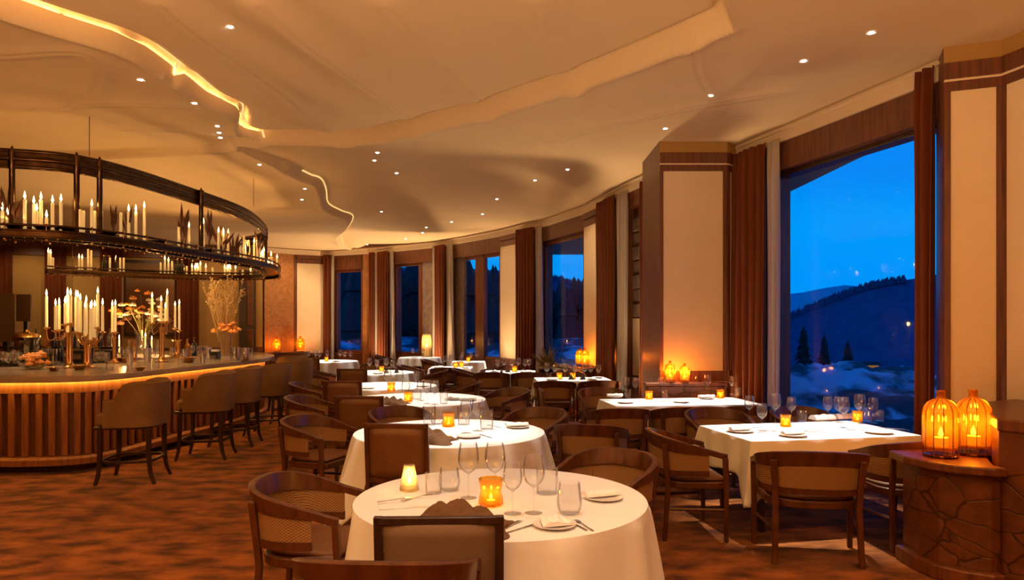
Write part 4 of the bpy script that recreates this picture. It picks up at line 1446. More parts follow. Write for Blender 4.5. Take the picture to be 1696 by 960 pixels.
def table_spot(key, dx=0.0, dy=0.0, w=1.0, ang=34):
    c, r_, ph = TAB[key]
    z = float(ceil_h(c[0] + dx, c[1] + dy))
    spot('table_spot', (c[0] + dx, c[1] + dy, z - .03), SPOT_TABLE * w, COL_SPOT, ang, .7, (c[0], c[1], TZ), .025)


table_spot('T1', .3, .2, .13, 42); table_spot('T2', .2, .1, .95); table_spot('T3', 0, 0, 1.0); table_spot('T4', 0, 0, 1.1); table_spot('T5', 0, 0, 1.3); table_spot('T6', 0, 0, 1.3); table_spot('T7', 0, 0, .8)
table_spot('R1', -.1, .2, 1.6, 36); table_spot('R2', .0, .1, 1.5, 36); table_spot('R3', 0, 0, 1.4); table_spot('R4', 0, 0, 1.5); table_spot('R5', 0, 0, 1.5); table_spot('R6', 0, 0, 1.2)
z = float(ceil_h(.15, 1.3)); spot('table_spot', (.15, 1.3, z - .03), 70, (1.0, .95, .88), 42, .8, (0, 3.45, .65), .03)
for (x, y) in ((-2.6, 3.6), (-2.7, 6.0), (1.4, 3.3), (2.6, 4.0), (-3.0, 8.8), (-5.0, 5.2)):
    z = float(ceil_h(x, y))
    spot('floor_spot', (x, y, z - .03), SPOT_FLOOR, COL_WARM, 70, .8, (x, y, 0), .03)

for (u, w_, off_) in ((512, 8, 1.5), (462, 110, 1.5), (845, 25, 1.3), (986, 55, 1.3), (575, 60, 1.4), (700, 60, 1.4)):
    p = W(u); a, b = W(u + 8), W(u - 8); n_ = -outn(a, b); c = p + n_ * off_
    z = float(ceil_h(c.x, c.y))
    spot('wall_spot', (c.x, c.y, z - .04), w_, (1.0, .66, .34), 95, .8, (p.x, p.y, 2.0), .03)

# small floor uplights added along the window wall to brighten the ceiling
def make_added_uplight():
    t = empty('added_uplight')
    mb = MB(); mb.lathe([(0, 0), (.075, 0), (.075, .15), (.066, .15), (.066, .11), (0, .11)], 20); mb.build('can', M['black'], t)
    mb = MB(); mb.lathe([(0, .111), (.055, .111), (.055, .116), (0, .116)], 16); mb.build('lens', M['lens'], t)
    return t
upl = Kind(make_added_uplight)
for (u, off_, w_, lb) in ((575, .55, 330, 'added floor uplight below the farthest window'), (640, .50, 700, 'added floor uplight by the far curtains'), (737, .50, 837, 'added floor uplight by the curtain left of the twin window'),
                          (846, .50, 470, 'added floor uplight below the far cream panel'), (985, .55, 445, 'added floor uplight before the ledge between the windows'), (1085, .50, 351, 'added floor uplight left of the beige pillar'), (1235, .35, 270, 'added floor uplight right of the beige pillar')):
    p = W(u); a, b = W(u + 7), W(u - 7); n_ = -outn(a, b); c = p + n_ * off_
    o = upl.put((c.x, c.y, 0)); tag(o, lb, 'uplight', 'added floor uplights along the windows')
    spot('uplight_fill', (c.x, c.y, .12), w_, (1.0, .62, .30), 120, .9, (c.x + n_.x * .9, c.y + n_.y * .9, 3.0), .04)
# ================================================================ tableware
ZT = TZ + .0070


def tp(u, v): return on(u, v, ZT)


def heightsolid(nx, ny, w, d, hf, base=0.0, mask=None):
    """closed lump: top surface z = hf(x, y), flat underside at z = base"""
    mb = MB(); vs = []
    for j in range(ny + 1):
        for i in range(nx + 1):
            x = (i / nx - .5) * w; y = (j / ny - .5) * d
            if mask: x, y = mask(i / nx, j / ny, x, y)
            vs.append((x, y, max(base + .002, hf(x, y))))
    n = len(vs)
    vs += [(x, y, base) for x, y, z in vs[:n]]
    k = nx + 1
    fs = [(j * k + i, j * k + i + 1, (j + 1) * k + i + 1, (j + 1) * k + i) for j in range(ny) for i in range(nx)]
    fs += [(n + j * k + i, n + (j + 1) * k + i, n + (j + 1) * k + i + 1, n + j * k + i + 1) for j in range(ny) for i in range(nx)]
    ring = [i for i in range(nx + 1)] + [j * k + nx for j in range(1, ny + 1)] + [ny * k + i for i in range(nx - 1, -1, -1)] + [j * k for j in range(ny - 1, 0, -1)]
    for a, b in zip(ring, ring[1:] + ring[:1]): fs.append((a, n + a, n + b, b))
    return mb.add(vs, fs)


def make_wine(h, r, parts=True, n=28):
    def mk():
        t = empty('wine_glass')
        st = .43 * h
        out = [(.0045, st), (.012, st + .006), (r * .70, st + .10 * h), (r * .95, st + .20 * h), (r, st + .28 * h), (r * .94, st + .42 * h), (r * .80, h)]
        sm = [(a, b) for a, b, _ in [tuple(p) for p in catmull([(p[0], p[1], 0) for p in out], 4)]]
        inn = [(max(.0, a - .0016), b + (.001 if i < len(sm) - 1 else 0)) for i, (a, b) in enumerate(sm)][::-1]
        mb = MB(); mb.lathe(sm + inn, n); bo = mb.build('bowl', M['glass'], t, smooth=60)
        mb = MB(); mb.lathe([(.0055, .004), (.0036, .02), (.0036, st - .015), (.0045, st)], 10); mb.build('stem', M['glass'], t, smooth=60)
        mb = MB(); mb.lathe([(0, 0), (.040, 0), (.040, .0016), (.02, .004), (.004, .010), (0, .010)], n); mb.build('foot', M['glass'], t, smooth=60)
        return t
    return mk


def make_tumbler(h, r, round_=False):
    def mk():
        if round_: prof = [(r * .62, 0), (r * .85, .08 * h), (r, .32 * h), (r * .98, .55 * h), (r * .84, h)]
        else: prof = [(r * .86, 0), (r * .92, .04 * h), (r, .5 * h), (r, h)]
        sm = [(p.x, p.y) for p in catmull([(a, b, 0) for a, b in prof], 5)]
        inn = [(max(0, a - .002), max(.006, b)) for a, b in sm][::-1]
        mb = MB(); mb.lathe([(0, 0)] + sm + inn + [(0, .006)], 28)
        return mb.build('tumbler', M['glass'], smooth=60)
    return mk


def make_votive(light=True):
    def mk():
        t = empty('amber_votive')
        prof = [(.043, 0), (.050, .006), (.047, .03), (.041, .06), (.045, .09), (.050, .112)]
        inn = [(a - .005, b + (.006 if i == 0 else 0)) for i, (a, b) in enumerate(prof)][::-1]
        mb = MB(); mb.lathe([(0, 0)] + prof + inn + [(0, .006)], 40, fl=.05, flk=10); mb.build('glass_cup', M['amber'], t, smooth=40)
        mb = MB(); mb.lathe([(0, .007), (.019, .007), (.019, .022), (0, .022)], 14); mb.build('tealight', M['wax'], t)
        mb = MB(); mb.lathe([(0, .024), (.006, .030), (.006, .038), (0, .052)], 8); mb.build('flame', M['flame'], t)
        if light: point('votive_light', (0, 0, .060), 1.0 * CANDLE_W, COL_FLAME, .012, t)
        return t
    return mk


def make_lamp():
    t = empty('candle_lamp')
    mb = MB(); mb.lathe([(0, 0), (.050, 0), (.055, .006), (.048, .05), (.036, .10), (.030, .142), (.028, .142), (.034, .10), (.045, .05), (.051, .009), (0, .009)], 12); mb.build('glass_shade', M['smoke'], t, smooth=20)
    mb = MB(); mb.lathe([(0, .010), (.020, .010), (.020, .035), (0, .035)], 14); mb.build('tealight', M['wax'], t)
    mb = MB(); mb.lathe([(0, .037), (.008, .046), (.008, .056), (0, .080)], 8); mb.build('flame', M['flame'], t)
    point('lamp_light', (0, 0, .09), 1.3 * CANDLE_W, COL_FLAME, .012, t)
    return t


def make_plate(r):
    def mk():
        mb = MB(); mb.lathe([(0, 0), (r * .6, 0), (r * .66, .004), (r, .013), (r, .016), (r * .64, .008), (0, .006)], 40)
        return mb.build('plate', M['china'], smooth=50)
    return mk


def make_napkin(seed):
    def mk():
        rs = random.Random(seed); a_ = rs.uniform(-.5, .5)
        def hf(x, y):
            r_ = .010 + .028 * math.exp(-((x - .25 * y + a_ * .02) / .022) ** 2) * (1 - min(1, abs(y) / .075) ** 2) + .012 * math.exp(-((x + .04) / .014) ** 2) + .008 * math.exp(-((x - .05 + .3 * y) / .012) ** 2)
            return r_ * (1 - max(0, (abs(x) - .055) / .05))
        return heightsolid(22, 16, .15, .12, hf, mask=lambda i, j, x, y: (x * (1 - .35 * j), y)).build('napkin', M['napkin'], smooth=60)
    return mk


def make_rolled():
    def hf(x, y): return .006 + .020 * max(0, 1 - (y / .034) ** 2) ** .5 * (1 + .10 * math.sin(x * 40 + y * 30)) + .002 * math.sin(x * 90)
    return heightsolid(22, 10, .20, .075, hf).build('napkin', M['napkin'], smooth=60)


def make_fork():
    pl = [(-.0055, -.095), (.0055, -.095), (.0035, -.04), (.0025, .03), (.0050, .045), (.011, .055), (.011, .098), (.0085, .098), (.0075, .062), (.0045, .062), (.0040, .098), (.0015, .098), (.0012, .062),
          (-.0012, .062), (-.0015, .098), (-.0040, .098), (-.0045, .062), (-.0075, .062), (-.0085, .098), (-.011, .098), (-.011, .055), (-.0050, .045), (-.0025, .03), (-.0035, -.04)]
    mb = MB(); mb.prism(pl, .0, .0022)
    mb.v = [(x, y, z + .004 * math.exp(-((y - .04) / .03) ** 2) + .001) for x, y, z in mb.v]
    return mb.build('fork', M['silver'], smooth=0)


def make_knife():
    pl = [(-.006, -.11), (.006, -.11), (.0055, -.02), (.004, -.005), (.009, .01), (.010, .07), (.006, .10), (-.004, .115), (-.005, .01), (-.0035, -.005), (-.0055, -.02)]
    mb = MB(); mb.prism(pl, .0, .003)
    return mb.build('knife', M['silver'], smooth=0, bevel=.0008)


big_wine = Kind(make_wine(.27, .052)); wine = Kind(make_wine(.235, .045)); far_wine = Kind(make_wine(.235, .046, n=14))
tumb = Kind(make_tumbler(.105, .044)); bowl_t = Kind(make_tumbler(.125, .060, True)); tall_t = Kind(make_tumbler(.135, .046))
votive = Kind(make_votive()); lamp = Kind(make_lamp)
plate = Kind(make_plate(.10)); nap_a = Kind(make_napkin(1)); nap_b = Kind(make_napkin(2)); rolled = Kind(make_rolled)
fork = Kind(make_fork); knife = Kind(make_knife)
GRP = {'wine': 'stemmed wine glasses', 'tumbler': 'stemless tumblers', 'votive': 'amber candle cups', 'plate': 'side plates', 'napkin': 'white napkins', 'fork': 'forks', 'knife': 'knives'}


def W_on(key): return 'the ' + TAB[key][2]


def put(kind, key, what, cat, u, v, rz=0.0, sc=None, dz=0.0, p=None):
    q_ = p if p is not None else tp(u, v)
    o = kind.put((q_[0], q_[1], ZT + dz), rz, sc)
    g = {'wine glass': 'wine', 'tumbler': 'tumbler', 'candle': 'votive', 'plate': 'plate', 'napkin': 'napkin', 'fork': 'fork', 'knife': 'knife'}[cat]
    return row(o, what, W_on(key), cat, GRP[g])


def setting(key, u, v, rz, napk=None, fk=True, p=None, what='white side plate', cut=True):
    q_ = p if p is not None else tp(u, v)
    put(plate, key, what, 'plate', 0, 0, p=q_)
    if napk: put(napk, key, 'plated white napkin', 'napkin', 0, 0, rz, dz=.0165, p=q_)
    if cut:
        d = Vector((math.cos(rz), math.sin(rz), 0))
        put(knife, key, 'silver table knife', 'knife', 0, 0, rz, p=Vector(q_) + d * .135)
        put(fork, key, 'silver dinner fork', 'fork', 0, 0, rz, p=Vector(q_) - d * .135)


# ---- nearest round table
k = 'T1'
o = lamp.put(tp(678, 812)); tag(o, 'faceted glass candle lamp glowing at the left of the nearest round table', 'candle lamp')
for (u, v, kd, sc) in ((776, 824, big_wine, 1.08), (820, 822, big_wine, 1.06), (849, 850, wine, 1.06), (884, 849, big_wine, 1.05)):
    put(kd, k, 'clear stemmed wine glass', 'wine glass', u, v, 0, sc)
for (u, v, kd, sc) in ((718, 816, tumb, 1.05), (744, 811, bowl_t, 1.0), (906, 816, tall_t, (1.3, 1.3, 1.0)), (943, 850, bowl_t, (1.02, 1.02, 1.22))):
    put(kd, k, 'clear stemless tumbler', 'tumbler', u, v, 0, sc)
o = put(votive, k, 'fluted amber glass candle cup', 'candle', 813, 836, 0, 1.22)
put(plate, k, 'white side plate', 'plate', 918, 871); put(nap_a, k, 'plated white napkin', 'napkin', 918, 871, .3, dz=.0165)
put(plate, k, 'white side plate', 'plate', 1000, 826); put(rolled, k, 'plated white napkin', 'napkin', 996, 824, .35, dz=.0165)
put(fork, k, 'silver dinner fork', 'fork', 846, 871, R(-28)); put(knife, k, 'silver table knife', 'knife', 866, 874, R(-42))
put(knife, k, 'silver table knife', 'knife', 952, 868, R(24)); put(fork, k, 'silver dinner fork', 'fork', 967, 870, R(20))
def pap(x, y): return .004 + .006 * math.exp(-((x - .03) / .03) ** 2) + .003 * math.sin(x * 20)
o = heightsolid(12, 8, .30, .17, pap).build('napkin', M['napkin'], None, tp(676, 834)); o.rotation_euler = (0, 0, R(14)); row(o, 'opened white napkin under two forks', 'the nearest round table', 'napkin', GRP['napkin'])
for (u, v, a_) in ((655, 832, -62), (690, 828, -50)):
    q_ = tp(u, v); o = fork.put((q_.x, q_.y, ZT + .013), R(a_)); row(o, 'silver dinner fork resting on the opened napkin', 'the nearest round table', 'fork', GRP['fork'])


def bundle(w, d, hf, loc, rz, label):
    o = heightsolid(34, 26, w, d, hf, mask=lambda i, j, x, y: (x * (1 + .10 * math.sin(9 * j)), y * (1 + .15 * math.sin(7 * i + 1)))).build('brown_cloth', M['browncloth'], None, loc, smooth=70)
    o.rotation_euler = (0, 0, rz)
    return tag(o, label, 'cloth', 'brown cloths laid over the table edge')


def lump(w, d, hm, s):
    def f(x, y):
        a_ = x / (w / 2); b_ = y / (d / 2)
        e = max(0, 1 - abs(a_) ** 3) ** .6 * max(0, 1 - abs(b_) ** 3) ** .6
        return .004 + e * (hm * (.62 + .38 * math.cos(2.2 * a_ + s)) + .016 * math.sin(11 * a_ + 5 * b_ + s) + .010 * math.sin(19 * b_ - 7 * a_ + s) + .012 * math.exp(-((b_ - .4 * a_) / .12) ** 2))
    return f


bundle(.44, .26, lump(.44, .26, .10, .3), (-.24, 3.20, ZT), R(-6), 'crumpled brown cloth lying behind the cane back chair on the nearest table')
bundle(.48, .30, lump(.48, .30, .095, .2), (-.70, 5.57, ZT), R(-8), 'brown cloth draped on the table edge above the leather chair, second table')
bundle(.34, .24, lump(.34, .24, .06, .6), (-1.36, 8.13, ZT), R(-6), 'grey brown cloth folded on the front edge of the third table')

# ---- second round table
k = 'T2'
for (u, v, kd, sc) in ((772, 717, big_wine, 1.0), (791, 713, big_wine, 1.0)): put(kd, k, 'clear stemmed wine glass', 'wine glass', u, v, 0, sc)
for (u, v, kd, sc) in ((711, 703, tall_t, 1.25), (724, 702, bowl_t, 1.0), (806, 710, tall_t, (1.3, 1.3, 1.3)), (768, 703, tall_t, 1.2)): put(kd, k, 'clear stemless tumbler', 'tumbler', u, v, 0, sc)
put(votive, k, 'fluted amber glass candle cup', 'candle', 743, 706, 0, 1.1)
put(plate, k, 'white side plate', 'plate', 776, 724); put(plate, k, 'white side plate', 'plate', 858, 708); put(rolled, k, 'plated white napkin', 'napkin', 856, 707, .2, dz=.0165)
put(knife, k, 'silver table knife', 'knife', 728, 723, R(-62)); put(fork, k, 'silver dinner fork', 'fork', 716, 727, R(-62)); put(knife, k, 'silver table knife', 'knife', 804, 722, R(30)); put(fork, k, 'silver dinner fork', 'fork', 818, 706, R(40))
put(rolled, k, 'folded white napkin', 'napkin', 712, 722, .35)

# ---- table by the big window
k = 'R1'
for (u, v, kd) in ((1241, 696, wine), (1262, 713, wine), (1284, 700, big_wine), (1311, 699, wine), (1371, 698, wine), (1389, 699, wine), (1397, 708, big_wine), (1424, 701, big_wine), (1446, 700, wine)):
    put(kd, k, 'clear stemmed wine glass', 'wine glass', u, v)
for (u, v, kd) in ((1328, 698, tumb), (1456, 697, tumb), (1436, 697, tall_t)): put(kd, k, 'clear stemless tumbler', 'tumbler', u, v)
put(votive, k, 'fluted amber glass candle cup', 'candle', 1301, 706, 0, .95); put(votive, k, 'fluted amber glass candle cup', 'candle', 1420, 698, 0, .95)
for (u, v) in ((1226, 715), (1313, 722), (1455, 717)):
    put(plate, k, 'white side plate', 'plate', u, v, 0, 1.15)
for (u, v) in ((1226, 714), (1313, 721)): put(rolled, k, 'plated white napkin', 'napkin', u, v, .2, .9, dz=.0165)
for (u, v) in ((1362, 694), (1398, 692)):
    put(rolled, k, 'thick folded white napkin', 'napkin', u, v, .25, (1.1, 1.6, 1.7))
for (u, v, a_) in ((1340, 714, 70), (1286, 714, 60), (1475, 709, 62), (1245, 708, -70), (1418, 712, 75)): put(knife, k, 'silver table knife', 'knife', u, v, R(a_))
for (u, v, a_) in ((1352, 717, 60), (1275, 717, 65), (1486, 711, 60), (1205, 709, -60)): put(fork, k, 'silver dinner fork', 'fork', u, v, R(a_))

# ---- long table before the pillar
k = 'R2'
for (u, v, kd) in ((1037, 655, wine), (1053, 656, wine), (1094, 655, wine), (1106, 655, wine), (1154, 652, wine), (1172, 656, big_wine), (1213, 653, wine)): put(kd, k, 'clear stemmed wine glass', 'wine glass', u, v)
for (u, v, kd) in ((1040, 658, tumb), (1101, 659, tumb), (1148, 654, tumb), (1196, 655, tall_t), (1221, 655, tumb)): put(kd, k, 'clear stemless tumbler', 'tumbler', u, v)
put(votive, k, 'fluted amber glass candle cup', 'candle', 1075, 661, 0, .95); put(votive, k, 'fluted amber glass candle cup', 'candle', 1193, 659, 0, .95)
for (u, v) in ((1018, 658), (1036, 667), (1128, 666), (1170, 660)): put(plate, k, 'white side plate', 'plate', u, v)
for (u, v) in ((1018, 657), (1170, 659)): put(rolled, k, 'plated white napkin', 'napkin', u, v, .1, dz=.0165)
for (u, v, a_) in ((1003, 663, -60), (1112, 664, 70), (1142, 664, 70)): put(knife, k, 'silver table knife', 'knife', u, v, R(a_))

# ---- third and fourth round tables
k = 'T3'
for (u, v, kd) in ((707, 668, big_wine), (720, 669, big_wine), (697, 663, wine)): put(kd, k, 'clear stemmed wine glass', 'wine glass', u, v)
for (u, v, kd) in ((690, 661, bowl_t), (735, 668, tall_t)): put(kd, k, 'clear stemless tumbler', 'tumbler', u, v)
put(votive, k, 'fluted amber glass candle cup', 'candle', 676, 665, 0, 1.05)
for (u, v) in ((655, 667), (750, 662), (775, 663)): put(plate, k, 'white side plate', 'plate', u, v)
put(rolled, k, 'plated white napkin', 'napkin', 775, 662, .1, dz=.0165); put(nap_b, k, 'plated white napkin', 'napkin', 750, 661, .1, dz=.0165)
put(knife, k, 'silver table knife', 'knife', 640, 669, R(-60)); put(fork, k, 'silver dinner fork', 'fork', 632, 668, R(-60))
k = 'T4'
for (u, v, kd) in ((642, 645, big_wine), (662, 645, big_wine), (672, 646, bowl_t), (690, 643, wine)):
    put(kd, k, 'clear stemmed wine glass' if kd is not bowl_t else 'clear stemless tumbler', 'wine glass' if kd is not bowl_t else 'tumbler', u, v)
put(votive, k, 'fluted amber glass candle cup', 'candle', 648, 648, 0, 1.1)
for (u, v) in ((610, 643), (700, 640)): put(plate, k, 'white side plate', 'plate', u, v)
put(rolled, k, 'folded white napkin', 'napkin', 595, 641, .1)

# ---- farther tables: clusters of glasses
def cluster(k, pts, vt, plates, seed):
    c = TAB[k][0]; rs = random.Random(seed)
    for (dx, dy, big) in pts:
        put(far_wine, k, 'clear stemmed wine glass', 'wine glass', 0, 0, 0, 1.12 if big else 1.0, p=(c[0] + dx, c[1] + dy))
    for (dx, dy) in vt: put(votive, k, 'fluted amber glass candle cup', 'candle', 0, 0, 0, 1.0, p=(c[0] + dx, c[1] + dy))
    for (dx, dy, nn) in plates:
        put(plate, k, 'white side plate', 'plate', 0, 0, p=(c[0] + dx, c[1] + dy))
        if nn: put(nap_a if nn == 1 else rolled, k, 'plated white napkin', 'napkin', 0, 0, rs.uniform(-.4, .4), dz=.0165, p=(c[0] + dx, c[1] + dy))


cluster('T5', [(-.15, .1, 1), (.02, -.05, 0), (.16, .12, 1), (.30, .02, 0), (.40, .2, 0), (-.05, .3, 0)], [(.08, .1)], [(-.45, -.1, 1), (.1, -.42, 2)], 1)
cluster('T6', [(-.5, .1, 0), (-.35, .2, 1), (-.2, 0, 0), (-.05, .15, 1), (.1, .05, 0), (.25, .2, 1), (.4, .05, 0), (.52, .15, 0)], [(.0, -.12)], [(-.3, -.4, 0), (.3, -.4, 1)], 2)
cluster('T7', [(-.2, .1, 0), (.1, -.1, 1), (.2, .15, 0)], [], [(-.1, -.3, 0)], 3)
cluster('R3', [(-.42, .05, 1), (-.28, .15, 0), (-.12, .0, 1), (.05, .12, 0), (.20, .0, 1), (.32, .16, 0), (.44, .05, 0)], [(-.22, -.05), (.0, -.08)], [(-.35, -.25, 2), (.3, -.26, 1), (.45, .25, 0)], 4)
cluster('R4', [(-.25, .05, 0), (-.12, .12, 1), (.02, .0, 0), (.15, .12, 1), (.28, .02, 0), (.36, .16, 0)], [(.08, -.06)], [(.3, -.24, 2), (-.3, -.2, 1)], 5)
cluster('R5', [(-.15, .1, 0), (.0, 0, 1), (.2, .1, 0)], [(.1, -.05), (.22, -.02)], [(-.25, -.2, 2), (.3, -.2, 0)], 6)
cluster('R6', [(-.15, .0, 0), (.05, .1, 0), (.2, 0, 1)], [(.0, -.1)], [(-.2, -.2, 0)], 7)
# black folded menu cards standing among the glasses of the far tables
def make_tent():
    mb = MB(); mb.add([(-.05, -.035, 0), (.05, -.035, 0), (.05, .035, 0), (-.05, .035, 0), (-.004, 0, .085), (.004, 0, .085)], [(3, 2, 1, 0), (0, 1, 5, 4), (2, 3, 4, 5), (1, 2, 5), (3, 0, 4)])
    return mb.build('folded_card', M['black'], smooth=0)
tent = Kind(make_tent)
for (kk, dx, dy) in (('R3', -.03, -.12), ('R3', .16, -.13), ('R4', -.05, -.14), ('R4', .24, -.14), ('T5', .22, -.18), ('T5', .40, -.12)):
    c = TAB[kk][0]; o = tent.put((c[0] + dx, c[1] + dy, ZT), .1); row(o, 'small black folded napkin standing', W_on(kk), 'napkin', 'black folded napkins')
# tall hurricane lamp on the small far table
def make_hurricane(h=.62, r=.14):
    def mk():
        t = empty('hurricane_lamp')
        mb = MB(); mb.lathe([(0, 0), (r, 0), (r, .02), (r * 1.0, .03), (r * 1.05, h * .5), (r * .85, h), (r * .83, h), (r * 1.03, h * .5), (r * .97, .03), (0, .024)], 24); mb.build('glass_chimney', M['smoke'], t, smooth=50)
        mb = MB(); mb.lathe([(0, .03), (r * .45, .03), (r * .45, h * .42), (0, h * .42)], 16); mb.build('candle', M['wax'], t)
        mb = MB(); mb.lathe([(0, h * .42), (r * .2, h * .47), (r * .16, h * .52), (0, h * .66)], 8); mb.build('flame', M['flame'], t)
        point('hurricane_light', (0, 0, h * .72), 9 * CANDLE_W, COL_FLAME, .02, t)
        return t
    return mk
hur = Kind(make_hurricane())
tag(hur.put((-2.33, 19.45, ZT)), 'tall bright hurricane lamp on the far table by the fifth window', 'lamp')

# ---------------- amber lanterns on the ledges
def make_lantern(lit=True, far=False):
    def mk():
        t = empty('amber_lantern')
        prof = [(.098, .07), (.105, .11), (.105, .27), (.098, .325), (.075, .365), (.045, .385), (.030, .392), (.028, .44), (.032, .448)]
        sm = [(p.x, p.y) for p in catmull([(a, b, 0) for a, b in prof], 4)]
        inn = [(a - .005, b) for a, b in sm][::-1]
        mb = MB(); mb.lathe(sm + inn, 48, fl=.035, flk=12); mb.build('glass_dome', M['amberlamp'], t, smooth=50)
        mb = MB()
        for q_ in range(12):
            a_ = 2 * PI * q_ / 12
            pts = [(.106 * math.cos(a_), .106 * math.sin(a_), .0)] + [((r_ + .007) * math.cos(a_), (r_ + .007) * math.sin(a_), z) for r_, z in prof[1:7]]
            mb.tube(catmull(pts, 3), .0028, 5)
        mb.build('wire_cage', M['brass'], t)
        mb = MB(); mb.lathe([(0, 0), (.108, 0), (.108, .012), (.10, .016), (0, .016)], 32); mb.build('base_ring', M['bronze'], t)
        mb = MB(); mb.lathe([(0, .058), (.104, .058), (.104, .07), (0, .07)], 32); mb.build('glass_floor', M['amberlamp'], t)
        mb = MB(); mb.lathe([(0, .071), (.045, .071), (.045, .13), (0, .13)], 20); mb.build('candle', M['wax'], t)
        mb = MB(); mb.lathe([(0, .131), (.016, .145), (.014, .165), (0, .205)], 10); mb.build('flame', M['flame'], t)
        if lit: point('lantern_light', (0, 0, .23), (9 if far else 7) * CANDLE_W, COL_FLAME, .02, t)
        return t
    return mk
lan = Kind(make_lantern()); lan_far = Kind(make_lantern(far=True))
for (x, y, z, sc, lb) in ((2.925, 4.86, .773, 1.0, 'ribbed amber glass lantern on the curved ledge, left of the pair'), (3.185, 4.92, .773, 1.0, 'ribbed amber glass lantern on the curved ledge, right of the pair'),
                          (2.02, 9.10, .924, .62, 'small amber lantern on the ledge before the beige pillar, left one'), (2.20, 9.08, .924, .55, 'small amber lantern on the ledge before the beige pillar, right one')):
    tag(lan.put((x, y, z), .13, sc), lb, 'lantern', 'amber lanterns on ledges')
# ledges and lanterns farther along the wall
def ledge(u, off, w, d, h, label, rz=None):
    p = W(u); i = 0
    a, b = W(u + 6), W(u - 6); n_ = -outn(a, b); c = p + n_ * off; ang = math.atan2((b - a).y, (b - a).x)
    t = thing('console_ledge', label, 'console', (c.x, c.y, 0), ang)
    mb = MB(); mb.box((0, 0, h / 2 - .02), (w, d, h - .042)); mb.build('body', M['burl'], t, bevel=.008)
    mb = MB(); mb.box((0, 0, h - .02), (w + .06, d + .05, .038)); mb.build('top', M['walnut'], t, bevel=.006)
    return c, n_, (b - a).normalized()
c, n_, d_ = ledge(984, .24, .80, .26, .84, 'wooden ledge below the cream panel between the windows')
for s_, lb in ((-.14, 'amber lantern below the cream panel between windows, right one'), (.14, 'amber lantern below the cream panel between windows, left one')):
    q_ = c + d_ * s_; tag(lan_far.put((q_.x, q_.y, .84), .2, .82), lb, 'lantern', 'amber lanterns on ledges')
c, n_, d_ = ledge(462, .34, 1.5, .28, .78, 'wooden ledge along the glowing burl wall at the far left')
for s_, lb in ((.25, 'amber lantern glowing against the far burl wall'), (-.55, 'amber lantern beside the far cream panel')):
    q_ = c + d_ * s_; tag(lan_far.put((q_.x, q_.y, .78), .2, 1.1), lb, 'lantern', 'amber lanterns on ledges')
# ================================================================ chandelier over the bar
SZ = 2.70
CHP = catmull([(-9.8, 7.5, 0), (-7.2, 7.6, 0), (-5.58, 7.76, 0), (-4.8, 8.31, 0), (-4.44, 10.3, 0), (-4.24, 12.05, 0), (-4.58, 13.6, 0), (-5.1, 14.8, 0), (-6.0, 15.2, 0), (-7.2, 14.7, 0), (-8.76, 13.4, 0)], 12)
RLP = catmull([(-9.8, 7.5, 3.48), (-7.2, 7.6, 3.48), (-5.58, 7.76, 3.48), (-4.8, 8.31, 3.48), (-4.5, 10.2, 3.48), (-4.42, 11.8, 3.48), (-4.68, 13.4, 3.47), (-4.85, 14.0, 3.43), (-5.1, 14.3, 3.36), (-5.45, 14.35, 3.30)], 10)
ch = thing('bar_chandelier', 'giant dark bronze candle rack hanging in a curve over the bar', 'chandelier', (-6, 10.5, SZ))


def at_ch(o): o.location = (6, -10.5, -SZ); return o


Z0 = [Vector((p.x, p.y, SZ)) for p in CHP]
mb = MB(); mb.sweep(Z0, [(-.13, -.045), (.13, -.045), (.13, -.02), (-.13, -.02)]); at_ch(mb.build('shelf', M['bronze'], ch, smooth=30))
for w_ in (-.13, .13):
    mb = MB(); mb.sweep(Z0, [(w_ - .006, -.075), (w_ + .006, -.075), (w_ + .006, -.02), (w_ - .006, -.02)]); at_ch(mb.build('rim', M['bronze'], ch, smooth=30))
    for zz in (-.085, -.012, .045):
        mb = MB(); P_ = [(p.x, p.y, SZ + zz) for p in CHP]
        mb.sweep(P_, [(w_ + .014 * math.cos(a_), .014 * math.sin(a_)) for a_ in [2 * PI * k / 8 for k in range(8)]]); at_ch(mb.build('rim_tube', M['bronze'], ch, smooth=60))
for w_ in (-.13, .13):
    mb = MB(); acc = 0; nxt = .1
    for a, b in zip(CHP[:-1], CHP[1:]):
        L_ = (b - a).length; d = (b - a).normalized(); n_ = Vector((d.y, -d.x, 0))
        while nxt <= acc + L_:
            c = a + d * (nxt - acc) + n_ * (w_ + math.copysign(.02, w_)); big = int(nxt / .09) % 4 == 0
            mb.ball((c.x, c.y, SZ - .10 - (.015 if big else 0)), .017 if big else .010, 6, 4)
            if big: mb.lathe([(.006, -.012), (.006, .045), (.015, .06), (0, .075)], 6, (c.x, c.y, SZ))
            nxt += .09
        acc += L_
    at_ch(tag(mb.build('bead_trim', M['brass'], ch, smooth=60), kind='stuff'))
mb = MB(); mb.sweep(RLP, [(-.018, -.075), (.018, -.075), (.018, .075), (-.018, .075)]); at_ch(mb.build('rail', M['bronze'], ch, smooth=30))
for zz, r_ in ((-.085, .026), (.0, .034), (.085, .026)):
    mb = MB(); mb.tube([(p.x, p.y, p.z + zz) for p in RLP], r_, 10); at_ch(mb.build('rail_tube', M['bronze'], ch, smooth=60))


def on_path(u, back=False, path=None):
    path = path or CHP
    best = None
    tip = max(range(len(path)), key=lambda i: upx(path[i]))
    rng = range(tip, len(path) - 1) if back else range(0, tip)
    for i in rng:
        a, b = path[i], path[i + 1]; ua, ub = upx(a), upx(b)
        if min(ua, ub) <= u <= max(ua, ub):
            t_ = (u - ua) / (ub - ua + 1e-9); return a + (b - a) * t_
    return path[tip if not back else (len(path) - 1 if u < upx(path[-1]) else tip)].copy()


